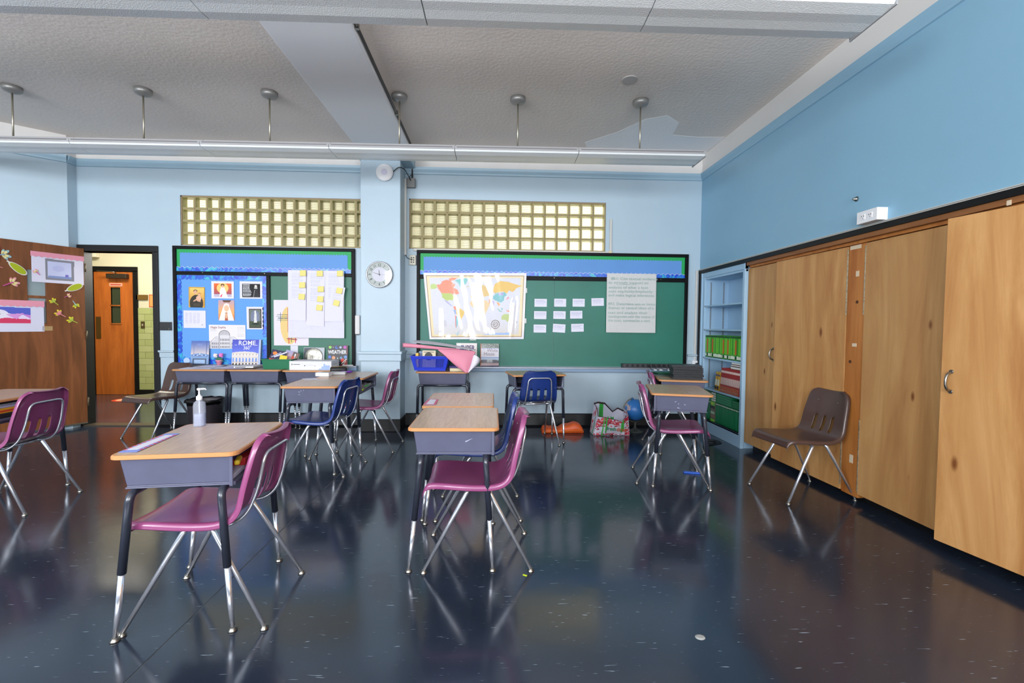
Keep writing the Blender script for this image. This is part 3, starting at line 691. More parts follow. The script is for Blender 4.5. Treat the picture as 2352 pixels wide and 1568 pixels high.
DESKS = [  # x, y, rotation, label
    (-1.30, 2.13, 97, 'nearest student desk, with the pump bottle and a name strip on its top'),
    (-.198, 2.59, 90, 'bare student desk with a pale scratch on its box, purple chair tucked in'),
    (-.223, 3.205, 90, 'student desk with a pink-edged name tag, right behind the scratched one'),
    (-1.542, 4.11, 93, 'student desk with the dark blue chair, one place in front of the desk with pens'),
    (-1.475, 4.71, 90, 'student desk with pens and a black pencil case, open box stuffed with papers'),
    (-3.25, 5.375, 180, 'student desk covered with white papers, set against the wall by the doorway'),
    (-2.662, 5.378, 180, 'student desk under the green book bin, pushed to the wall'),
    (-2.035, 5.33, 180, 'student desk under the long white box, pushed to the wall'),
    (-.56, 5.275, 180, 'student desk carrying the blue basket under the wall map'),
    (.464, 5.022, 10, 'student desk with a dark blue chair seen from behind, below the index cards'),
    (1.549, 3.755, -104, 'student desk with scratched box nearest to the plywood cupboards'),
    (1.94, 4.66, -103, 'student desk holding the stack of black laptops'),
    (-3.47, 3.33, 93, 'student desk in front of the open wooden door, books in its box')]
for i, (x, y, a, lb) in enumerate(DESKS):
    if i == 0: desk0.location = (x, y, 0); desk0.rotation_euler = (0, 0, R(a)); desk0['label'] = lb; desk0['group'] = DG
    else: dup(desk0, (x, y, 0), a, lb, DG)
def ondesk(i, lx, ly):
    x, y, a, _ = DESKS[i]; c, s = math.cos(R(a)), math.sin(R(a)); return x + lx * c - ly * s, y + lx * s + ly * c
# pale scratches on two boxes
SCR = pm('scratch', (170, 172, 196), .6)

# ================================================================== CHAIRS
PURPLE = pm('chair_purple', (136, 64, 108), .28, 0, .25)
def shell_mesh():
    prof = [(.262, .424, .185), (.258, .440, .190), (.243, .448, .197), (.20, .4495, .203), (.14, .446, .206), (.07, .440, .207), (.0, .436, .206), (-.06, .4355, .204), (-.105, .441, .202), (-.138, .455, .200),
            (-.160, .474, .199), (-.174, .497, .198), (-.184, .525, .197), (-.193, .558, .195), (-.201, .592, .192), (-.210, .630, .189), (-.219, .668, .185), (-.228, .705, .180), (-.236, .738, .174), (-.243, .762, .163), (-.248, .777, .146), (-.251, .786, .118)]
    fr = [-1, -.93, -.8, -.66, -.52, -.47, -.33, -.28, -.2, -.12, -.07, .07, .12, .2, .28, .33, .47, .52, .66, .8, .93, 1]
    n = len(prof); k = len(fr); P = []
    tang = []
    for i in range(n):
        a = prof[max(0, i - 1)]; b = prof[min(n - 1, i + 1)]; d = Vector((b[0] - a[0], 0, b[1] - a[1])).normalized(); tang.append(d)
    for i, (x, z, wd) in enumerate(prof):
        nrm = Vector((tang[i].z, 0, -tang[i].x))            # towards the sitter: up on the seat, forward on the back
        if nrm.z < 0 and i < 8: nrm = -nrm
        row = []
        back = min(1, max(0, (z - .45) / .12)) if x < -.1 else 0
        for f in fr:
            q = Vector((x, f * wd, z)); dish = (f * f) * (.022 * back + .010 * (1 - back)); q += nrm * dish; row.append(q)
        rim = .028
        out = (Vector((0, -1, 0)), Vector((0, 1, 0)))
        if i < 2: nd = Vector((.15, 0, -1))
        else: nd = -nrm
        L_ = [row[0] + nd * rim + out[0] * .006, row[0] + nd * .010 + out[0] * .0055]; R_ = [row[-1] + nd * .010 + out[1] * .0055, row[-1] + nd * rim + out[1] * .006]
        P.append(L_ + row + R_)
    def ext(row, d1, d2): return [[q + d1 for q in row], [q + d2 for q in row]]
    lo = ext(P[0], Vector((.006, 0, -.010)), Vector((.006, 0, -.028))); P = [lo[1], lo[0]] + P
    tnrm = Vector((-1, 0, -.12)).normalized()
    hi = ext(P[-1], tnrm * .010 + Vector((0, 0, .004)), tnrm * .028 + Vector((0, 0, .002))); P = P + hi
    kk = k + 4; vs = [q for r in P for q in r]; fs = []
    for i in range(len(P) - 1):
        for j in range(kk - 1):
            i0 = i - 2; fj = j - 2
            if 10 <= i0 <= 13 and 0 <= fj < k - 1:
                c = (fr[fj] + fr[fj + 1]) / 2
                if abs(c) < .07 or .33 < abs(c) < .47: continue
            fs.append((i * kk + j, i * kk + j + 1, (i + 1) * kk + j + 1, (i + 1) * kk + j))
    m = MB(); m.add(vs, fs, True); o = m.build('shell', pm('chair_purple', (136, 64, 108), .28, 0, .25))
    md = o.modifiers.new('t', 'SOLIDIFY'); md.thickness = .005; md.offset = 0
    md = o.modifiers.new('s', 'SUBSURF'); md.levels = 1; md.render_levels = 1
    dg = bpy.context.evaluated_depsgraph_get(); me = bpy.data.meshes.new_from_object(o.evaluated_get(dg)); me.name = 'shell'
    o.modifiers.clear(); old = o.data; o.data = me; bpy.data.meshes.remove(old)
    o.material_slots[0].link = 'OBJECT'; return o
NAVY = pm('chair_navy', (28, 52, 118), .3, 0, .25); BROWN = pm('chair_brown', (74, 54, 48), .34, 0, .2)
def make_chair():
    t = thing('school_chair', 'chair', 'chair'); s = shell_mesh(); s.parent = t; s.material_slots[0].material = PURPLE
    for xb, xf in ((.05, .272), (-.055, -.277)):
        m = MB(); m.tube([(xb, -.13, .412), (xb, .13, .412)], .0115, 10); m.build('seat_rail', CHROME, t)
        for q in (-1, 1):
            m = MB(); pts = bend([(xb, q * .12, .412), (xb, q * .168, .412), (xf, q * .212, .012)], .055, 6)
            rr = [.0115] * len(pts); rr[-1] = .0088; m.tube(pts, rr, 10); l = m.build('leg', CHROME, t)
            g = MB(); g.lathe([(.016, 0), (.0165, .005), (.011, .010), (.0095, .018)], 14, (xf, q * .212, 0)); g.build('glide', STEEL, l)
    path = [(-.03, -.15, .408), (-.13, -.15, .418), (-.186, -.142, .465), (-.222, -.135, .56), (-.248, -.125, .70), (-.250, .0, .722), (-.248, .125, .70), (-.222, .135, .56), (-.186, .142, .465), (-.13, .15, .418), (-.03, .15, .408)]
    path[4] = (-.250, -.122, .715); path[6] = (-.250, .122, .715); path[5] = (-.251, 0, .716)
    m = MB(); m.tube(bend(path, .045, 5), .0072, 8); m.build('back_frame', CHROME, t)
    for q in (-1, 1):
        for z in (.705,): MB().lathe([(.006, 0), (.005, .004), (.002, .006)], 8, (-.222, q * .09, z), Matrix.Rotation(R(90), 4, 'Y')).build('rivet', STEEL, t)
    return t
ch0 = make_chair()
def chair_col(o, mat):
    for c in o.children:
        if c.name.startswith('shell'): c.material_slots[0].link = 'OBJECT'; c.material_slots[0].material = mat
CHAIRS = [
    (-1.226, 2.081, 183, PURPLE, 'nearest purple shell chair, pulled up to the desk with the pump bottle'),
    (-.075, 2.51, 180.6, PURPLE, 'purple shell chair tucked sideways under the scratched desk'),
    (-.09, 3.12, 180, NAVY, 'dark blue shell chair behind the purple one, mostly hidden by it'),
    (-1.4675, 4.028, 171, NAVY, 'dark blue shell chair turned at the desk in front of the pencil-case desk'),
    (-1.2525, 4.7285, 178, PURPLE, 'purple shell chair beside the blue pillar'),
    (.455, 4.995, 99.9, NAVY, 'dark blue shell chair facing the chalkboard, back to the viewer'),
    (1.49, 3.743, -13, PURPLE, 'purple shell chair at the desk nearest to the plywood cupboards'),
    (1.912, 4.728, -12, PURPLE, 'purple shell chair half hidden at the desk with the laptops'),
    (-3.32, 3.24, 183, PURPLE, 'purple shell chair at the desk in front of the open wooden door'),
    (2.385, 3.39, 186, BROWN, 'brown shell chair standing alone against the plywood cupboards'),
    (-3.72, 5.24, 252, BROWN, 'brown shell chair beside the doorway and the wall desks')]
for i, (x, y, a, mt, lb) in enumerate(CHAIRS):
    o = ch0 if i == 0 else dup(ch0, (x, y, 0), a)
    o.location = (x, y, 0); o.rotation_euler = (0, 0, R(a)); o['label'] = lb; o['group'] = 'plastic shell school chairs'; chair_col(o, mt)

# ================================================================== CEILING LIGHTS
def lens_mat():
    m, nt, b = nm('prismatic_lens'); b.inputs['Base Color'].default_value = L4((238, 242, 242)); b.inputs['Roughness'].default_value = .3
    L = nt.links.new; N = nt.nodes.new; tc = N('ShaderNodeTexCoord'); ck = N('ShaderNodeTexVoronoi'); ck.inputs['Scale'].default_value = 140; L(tc.outputs['Object'], ck.inputs['Vector'])
    bp = N('ShaderNodeBump'); bp.inputs['Strength'].default_value = .25; bp.inputs['Distance'].default_value = .003; L(ck.outputs['Distance'], bp.inputs['Height']); L(bp.outputs[0], b.inputs['Normal']); return m
LENS = lens_mat(); HOUS = pm('lamp_housing', (158, 157, 158), .5)
def light_bar(label, y, x_end, x_start, joints, stems, yaw):
    t = thing('hanging_light', label, 'ceiling light', (x_end, y, 2.85), yaw); W = .145
    xs_ = [x_start] + joints + [x_end]
    for a, b in zip(xs_[:-1], xs_[1:]):
        a, b = a - x_end, b - x_end; m = MB()
        m.prism([(-W, .014), (-W * .93, .004), (-W * .45, -.004), (0, -.002), (W * .45, -.004), (W * .93, .004), (W, .014), (W, .03), (-W, .03)], a + .003, b - .003, 'x'); s = m.build('lens', LENS, t)
        m = MB(); m.box(a + .001, b - .001, -W - .004, W + .004, .016, .044); m.box(a + .001, b - .001, -.10, .10, .044, .075); m.build('housing', HOUS, t, bev=.003)
        m = MB(); m.box(a + .02, b - .02, -W - .007, -W - .004, .032, .040); m.build('rim', pm('rim_chrome', (120, 118, 120), .4, .3), s)
    bx('end_cap', HOUS, -.004, .004, -W - .004, W + .004, -.006, .05, t)
    for x in stems:
        m = MB(); m.tube([(x - x_end, 0, .07), (x - x_end, 0, ZC - 2.85 - .04)], .0075, 8); s = m.build('stem', pm('stem_brass', (176, 168, 150), .3, .8), t)
        m = MB(); m.lathe([(.012, -.062), (.03, -.058), (.062, -.045), (.072, -.03), (.072, 0)], 24, (x - x_end, 0, ZC - 2.85)); m.build('canopy', pm('canopy_grey', (142, 140, 137), .4, .45), s)
    return t
light_bar('long hanging fluorescent light nearest to the chalkboard wall', 4.335, 1.95, -6.8, [-4.95, -3.80, -2.651, -1.502, -.364, .774], [1.379, .214, -.897, -2.099, -3.252, -4.432, -5.6], -.95)
light_bar('long hanging fluorescent light overhead, cut by the upper picture edge', 2.335, 1.945, -6.8, [-4.95, -3.80, -2.651, -1.502, -.364, .774], [1.379, .214, -.897, -2.099, -3.252, -4.432, -5.6], -.6)
o = tag(MB().lathe([(.06, -.008), (.066, -.004), (.066, 0)], 24).build('ceiling_cover_plate', pm('cover_plate', (176, 172, 168), .5), None, (1.164, 3.98, ZC)), 'round pale cover plate on the stucco ceiling', 'cover plate')
m = MB(); m.tube([(-.97, -3, 3.345), (-.97, 5.60, 3.345)], .011, 8); m.tube([(-.955, 5.56, 3.40), (-.975, 5.6, 3.3), (-1.0, 5.645, 3.18), (-1.0, 5.645, 3.03)], .009, 8)
o = tag(m.build('conduit', pm('conduit_dark', (58, 56, 56), .4, .4), None), 'dark electrical conduit along the ceiling beam down to the grey junction box', 'conduit')
for y in (.5, 2.0, 3.3, 4.6): bx('strap', STEEL, -.985, -.955, y - .012, y + .012, 3.325, 3.365, o)

# ================================================================== CHALKBOARDS
GREENB = pm('chalkboard_green', (50, 108, 88), .5, noise=.10, nscale=2.2)
GREEN2 = pm('chalkboard_green_clean', (30, 108, 92), .48, noise=.12, nscale=1.6)
FRAMEB = pm('board_frame_black', (10, 10, 12), .45, spec=.12)
TRAY = pm('chalk_tray_metal', (152, 156, 166), .35, .6)
def board(name, label, x0, x1, zt, zh0, zh1, zm0, dividers, panels, tray, mat):
    t = thing(name, label, 'chalkboard', (0, YB, 0)); fw = .038; fy = -.036
    bx('frame', FRAMEB, x0, x1, fy, 0, zt - fw, zt, t, .003); bx('frame', FRAMEB, x0, x0 + fw, fy, 0, .755, zt - fw, t, .003); bx('frame', FRAMEB, x1 - fw, x1, fy, 0, .755, zt - fw, t, .003)
    bx('mid_rail', FRAMEB, x0 + fw, x1 - fw, fy + .004, 0, zm0, zh0, t, .003)
    for a, b in dividers: bx('divider', FRAMEB, a, b, fy + .004, 0, .76, zm0, t, .003)
    for a, b in panels: bx('panel', mat, a, b, -.012, 0, .76, zm0, t)
    bx('tray', TRAY, tray[0], tray[1], -.078, 0, .735, .755, t, .004); bx('tray_face', pm('tray_face_blue', (126, 150, 176), .4), tray[0], tray[1], -.07, -.03, .695, .735, t, .003)
    for k in range(3): MB().lathe([(.006, 0), (.004, .003)], 8, (x0 + .35 + k * (x1 - x0 - .7) / 2, fy + .004, (zm0 + zh0) / 2 + .006), Matrix.Rotation(R(90), 4, 'X')).build('screw', STEEL, t)
    return t
board('chalkboard', 'smaller black-framed chalkboard beside the doorway, left half papered blue', -3.842, -1.69, 2.179, 1.876, 1.885, 1.835, [(-2.748, -2.705)], [(-2.705, -1.73)], (-3.842, -1.66), GREENB)['label'] = 'smaller black-framed chalkboard between the doorway and the pillar, half papered blue'
board('chalkboard.001', 'long black-framed green chalkboard with the world map and index cards', -.942, 2.44, 2.178, 1.88, 1.88, 1.828, [], [(-.905, .752), (.756, 2.402)], (-.93, 2.585), GREEN2)
def scallop(x0, x1, zbase, ztop, amp, per, soft=True, up=True):
    """polygon with a toothed or wavy edge at ztop"""
    n = max(1, int(round((x1 - x0) / per))); P = [(x0, zbase), (x1, zbase)]; pts = []
    for i in range(n):
        for k in range(4): t = (i + k / 4) / n; pts.append((x0 + t * (x1 - x0), ztop + amp * (math.sin(2 * math.pi * (i + k / 4)) if soft else (abs(((k / 4) * 2) % 2 - 1) * 2 - 1))))
    pts.append((x1, ztop)); return P + pts[::-1]
GRN = pm('border_paper_green', (16, 158, 82), .55); BLU = pm('backing_paper_blue', (92, 144, 206), .6, noise=.03, nscale=3)
def marble():
    m, nt, b = nm('wave_border_paper'); L = nt.links.new; N = nt.nodes.new; tc = N('ShaderNodeTexCoord'); n = N('ShaderNodeTexNoise'); n.inputs['Scale'].default_value = 13; n.inputs['Detail'].default_value = 5; n.inputs['Distortion'].default_value = 1.5
    L(tc.outputs['Object'], n.inputs['Vector']); cr = N('ShaderNodeValToRGB'); e = cr.color_ramp.elements
    e[0].position = .36; e[0].color = L4((18, 58, 188)); e[1].position = .66; e[1].color = L4((52, 178, 196)); q = e.new(.5); q.color = L4((24, 98, 206)); L(n.outputs['Fac'], cr.inputs[0]); L(cr.outputs[0], b.inputs['Base Color']); b.inputs['Roughness'].default_value = .3; return m
WAVE = marble(); WAVED = pm('wave_edge_white', (214, 200, 220), .5)
def banner(label, x0, x1, z0, z1, ym=.0):
    t = thing('paper_banner', label, 'banner', (0, YB - .014, 0)); y = 0
    bx('green_border', GRN, x0, x1, -.002, 0, z0, z1, t); b = .042
    top = scallop(x0 + b, x1 - b, z0 + .02, z1 - b, .006, .033, False); MB().prism(top, -.005, -.001).build('blue_paper', BLU, t)
    wv = scallop(x0, x1, z0 - .0, z0 + .046, .010, .058); MB().prism(wv, -.010, -.006).build('wave_trim', WAVE, t)
    wv2 = scallop(x0, x1, z0 + .02, z0 + .0505, .010, .058); MB().prism(wv2, -.0065, -.0045).build('wave_edge', WAVED, t); return t
banner('blue and green paper banner across the top of the smaller chalkboard', -3.806, -1.737, 1.878, 2.142)
banner('blue and green paper banner across the top of the long chalkboard', -.902, 2.398, 1.878, 2.139)
bb = thing('bulletin_paper', 'blue paper backing with a wave border, holding holy pictures and a building poster', 'bulletin board', (0, YB - .002, 0))
bx('blue_paper', pm('bulletin_blue', (92, 152, 222), .6), -3.806, -2.748, -.012, 0, .76, 1.832, bb)
MB().prism([(x, 3.665 - z + 0) for x, z in scallop(-3.806, -2.748, 1.833, 1.883, .006, .05)], -.016, -.012).build('border_strip', WAVE, bb)
def vstrip(xa, xb): MB().prism([(xa + (xb - xa) * z, x) for x, z in scallop(.76, 1.832, 0, 1, .10, .05)], -.018, -.012).build('border_strip', WAVE, bb)
vstrip(-3.806, -3.756); vstrip(-2.748, -2.797)
MB().prism(scallop(-3.756, -2.797, .76, .84, .014, .10), -.0175, -.012).build('border_strip', WAVE, bb)
m = MB()
for q, (x, z, r_) in enumerate(((-3.70, .80, .038), (-3.62, .785, .022))): m.lathe([(r_, 0), (r_, .003)], 16, (x, -.018, z), Matrix.Rotation(R(90), 4, 'X'))
m.build('border_cutout', pm('cutout_pale', (176, 196, 226), .5), bb)

# ---------------------------------------------------------- holy pictures (plain figures only)
SKIN = (222, 172, 138)
def pic(label, cat, cv, x0, x1, z0, z1, y=YB - .018, mat=PRINT, rot=0, name='picture'):
    o = sheet(name, cv, x1 - x0, z1 - z0, mat, None, .002, None, ((x0 + x1) / 2, y, z0), (0, rot, 0)); return tag(o, label, cat)
c = Cv(60, 78, (206, 160, 60)); c.vgrad(.07, .06, .95, .95, (196, 128, 52), (240, 200, 110)); c.ell(.48, .2, .42, .42, (52, 46, 36)); c.rect(.3, .06, .7, .2, (70, 60, 48)); c.ell(.62, .44, .16, .15, (224, 176, 150), 1, 15); c.ell(.42, .80, .125, .07, (70, 46, 30)); c.ell(.42, .745, .105, .095, SKIN); c.ell(.66, .665, .09, .05, (150, 90, 50)); c.ell(.655, .635, .08, .06, SKIN); c.ell(.42, .36, .16, .035, SKIN, 1, 25); c.ell(.62, .33, .14, .035, (210, 160, 130), 1, -20); c.rect(.385, .745, .405, .755, (80, 50, 40)); c.rect(.435, .745, .455, .755, (80, 50, 40)); c.noise(5)
pic('gold-edged picture of a dark-robed figure holding a child', 'picture', c, -3.669, -3.481, 1.444, 1.69, rot=.6)
c = Cv(80, 64, (224, 220, 230)); c.vgrad(.11, .1, .9, .88, (150, 70, 110), (240, 110, 40)); c.ell(.5, .6, .26, .3, (250, 200, 120)); c.rect(.11, .1, .9, .25, (190, 180, 200)); c.poly([(.36, .1), (.72, .1), (.62, .5), (.56, .66), (.44, .66), (.38, .45)], (240, 238, 240)); c.poly([(.36, .1), (.46, .1), (.5, .3)], (230, 80, 110)); c.ell(.5, .72, .06, .09, SKIN); c.ell(.5, .78, .085, .07, (70, 44, 30)); c.ell(.5, .72, .05, .07, SKIN); c.noise(4)
pic('white-bordered print of a white-robed figure on an orange glow', 'picture', c, -3.40, -3.136, 1.556, 1.763)
c = Cv(84, 64, (222, 218, 230)); c.rect(.11, .08, .9, .86, (22, 20, 22)); c.lines(.14, .12, .54, .84, 10, (210, 210, 214), .55, 1, 4); c.poly([(.58, .08), (.88, .08), (.8, .5), (.72, .66), (.66, .5)], (44, 42, 44)); c.ell(.71, .72, .06, .08, (214, 206, 200)); c.ell(.71, .62, .08, .05, (190, 186, 184)); c.line(.6, .1, .66, .5, .012, (150, 150, 152))
pic('black and white print with a cloaked figure and white text lines', 'picture', c, -3.066, -2.799, 1.558, 1.766)
c = Cv(60, 78, (228, 150, 90)); c.vgrad(0, .4, 1, 1, (240, 170, 100), (190, 160, 180)); c.vgrad(0, 0, 1, .4, (214, 120, 60), (240, 170, 100)); c.poly([(.02, 0), (.98, 0), (.86, .3), (.68, .72), (.5, .86), (.32, .72), (.14, .3)], (238, 226, 216)); c.poly([(.4, 0), (.6, 0), (.56, .4), (.44, .4)], (176, 90, 60)); c.ell(.51, .62, .15, .17, SKIN); c.ell(.51, .75, .17, .09, (244, 236, 228)); c.ell(.51, .62, .13, .14, (232, 186, 150)); c.ell(.5, .24, .07, .14, SKIN); c.poly([(.34, .9), (.72, .9), (.82, 1), (.24, 1)], (104, 66, 40)); c.noise(4)
pic('unframed picture of a white-veiled figure with folded hands at sunset', 'picture', c, -3.321, -3.133, 1.29, 1.536)
c = Cv(58, 78, (222, 218, 230)); c.rect(.13, .05, .88, .91, (70, 54, 50)); c.rect(.18, .09, .83, .87, (108, 116, 108)); c.ell(.5, .55, .26, .3, (120, 126, 150)); c.rect(.18, .09, .83, .36, (66, 80, 60)); c.poly([(.42, .3), (.6, .3), (.58, .7), (.52, .82), (.46, .7)], (214, 214, 208)); c.ell(.51, .78, .05, .05, (226, 222, 214)); c.ell(.52, .24, .22, .05, (40, 48, 38)); c.noise(9)
pic('white-bordered grey print of a pale standing statue in a dark frame', 'picture', c, -2.987, -2.786, 1.188, 1.46, rot=-.5)
c = Cv(84, 66, (220, 216, 230))
for k in range(4): c.lines(.08 + k * .18, .25, .22 + k * .18, .88, 17, (176, 172, 192), .4, 1, 5 + k)
c.rect(.82, .16, .87, .19, (60, 60, 80))
pic('white sheet with faint columns of text on the blue bulletin paper', 'sheet', c, -3.732, -3.472, 1.197, 1.407, name='text_sheet')
c = Cv(150, 100, (226, 220, 222)); ink = (96, 92, 96)
c.ell(.42, .46, .22, .0, ink)
c.put(((c.U - .42) / .15) ** 2 + ((c.V - .56) / .21) ** 2 <= 1, (188, 184, 188)); c.rect(0, 0, 1, .55, (226, 220, 222)); c.poly([(.05, 0), (.05, .30), (.14, .36), (.2, .52), (.64, .52), (.72, .36), (.86, .30), (.86, 0)], (204, 200, 204)); c.poly([(.28, .3), (.33, .58), (.52, .58), (.58, .3), (.58, 0), (.28, 0)], (214, 210, 212))
for a in ((.27, .57, .57, .57), (.05, .30, .2, .52), (.2, .52, .66, .52), (.66, .52, .86, .30), (.28, 0, .28, .56), (.57, 0, .57, .56), (.05, 0, .05, .3), (.86, 0, .86, .3), (.28, .3, .57, .3), (.05, .15, .86, .15)): c.line(*a, .005, ink)
for k in range(6):
    for v in (.03, .18, .33): c.rect(.31 + k * .043, v, .335 + k * .043, v + .085, (130, 126, 132))
for k in range(4):
    for v in (.03, .17): c.rect(.08 + k * .05, v, .105 + k * .05, v + .09, (120, 116, 122)); c.rect(.62 + k * .05, v, .645 + k * .05, v + .09, (120, 116, 122))
th = np.hypot((c.U - .42) / .15, (c.V - .56) / .21); c.put((abs(th - 1) < .045) & (c.V > .56), ink)
for k in (-.09, -.045, 0, .045, .09): c.line(.42 + k, .57, .42 + k * .4, .75, .002, (140, 136, 142))
c.lines(.78, .5, .98, .93, 7, (188, 182, 190), .25, 1, 3); c.lines(.05, .73, .22, .84, 4, (184, 178, 186), .3, 1, 8)
hs = pic('white poster with a line drawing of a domed building, titled in red serif letters', 'poster', c, -3.436, -3.004, .948, 1.238, name='building_poster')
text('lettering', 'Hagia Sophia', .036, (-.196, -.003, .248), pm('ink_maroon', (140, 56, 66), .6), hs, sx=.98)

# ---------------------------------------------------------- papers on the narrow green panel
c = Cv(84, 110, (222, 214, 222)); c.ell(.46, .45, .27, .42, (226, 196, 130))
for v, a, b, k in ((.68, .1, .5, (40, 70, 80)), (.64, .08, .5, (40, 110, 80)), (.60, .12, .5, (60, 90, 120)), (.56, .1, .52, (40, 120, 90))): c.line(a, v, b, v, .006, k)
for u, a, b, k in ((.2, .52, .72, (50, 50, 60)), (.29, .54, .7, (220, 190, 60)), (.40, .3, .82, (200, 60, 70)), (.43, .05, .8, (210, 50, 50)), (.45, .36, .5, (40, 60, 130)), (.5, .08, .2, (60, 140, 70)), (.62, .06, .18, (200, 60, 90))): c.line(u, a, u, b, .008, k)
c.line(.38, .15, .66, .13, .01, (150, 50, 90)); c.line(.38, .11, .5, .1, .006, (220, 160, 50))
pic('child drawing with a yellow blob and coloured bars, partly covered by the big white sheet', 'drawing', c, -2.668, -2.252, .994, 1.547, YB - .014, name='drawing')
c = Cv(12, 20, (214, 212, 222)); pic('small blank white sheet low on the narrow green panel', 'sheet', c, -2.471, -2.382, .816, .992, YB - .0135, name='paper_sheet')
def hang(U, V): return .012 * (1 - V) * np.sin(U * 9) ** 2 + .004 * (1 - V)
c = Cv(60, 40, (214, 210, 226)); c.noise(1.2)
bp = sheet('flip_chart_sheet', c, .67, .817, PRINT, None, .002, hang, (-2.149, YB - .040, 1.09)); tag(bp, 'big white flip chart sheet with taped pages and yellow notes', 'sheet')
for i, (x0, x1, z0, z1, rt, sd) in enumerate(((-2.478, -2.268, 1.30, 1.903, .6, 2), (-2.262, -2.052, 1.235, 1.903, 1.4, 5), (-2.045, -1.822, 1.29, 1.903, 1.0, 9), (-2.02, -1.86, 1.30, 1.72, 9, 12))):
    c = Cv(40, 90, (218, 214, 230)); c.lines(.2, .45, .85, .95, 26, (196, 194, 214), .4, 1, sd); o = sheet('taped_page', c, x1 - x0, z1 - z0, PRINT, bp, .0012, None, ((x0 + x1) / 2 + 2.149, -.016 - .0015 * i, z0 - 1.09), (0, rt, 0))
NOTE = pm('sticky_note_yellow', (226, 212, 132), .7)
lab = ('top of the first column', 'middle of the first column', 'bottom of the first column', 'top of the second column', 'second from the top in the middle column', 'third from the top in the middle column', 'bottom of the middle column', 'top of the last column beside the frame', 'middle of the last column, tilted', 'lowest of the last column, curled')
for i, (x, z, rt) in enumerate(((-2.292, 1.87, -3), (-2.302, 1.727, -3), (-2.313, 1.587, 4), (-2.094, 1.869, 0), (-2.083, 1.681, -2), (-2.092, 1.561, 3), (-2.106, 1.457, 7), (-1.852, 1.872, -4), (-1.87, 1.665, 12), (-1.907, 1.516, 14))):
    c = Cv(4, 6, (228, 214, 130)); o = sheet('sticky_note', c, .072, .070, PRINT, None, .001, lambda U, V: .010 * (1 - V) ** 2, (x, YB - .068, z - .035), (0, rt, 0)); tag(o, 'yellow sticky note, ' + lab[i], 'sticky note', 'yellow notes on the flip chart sheet')

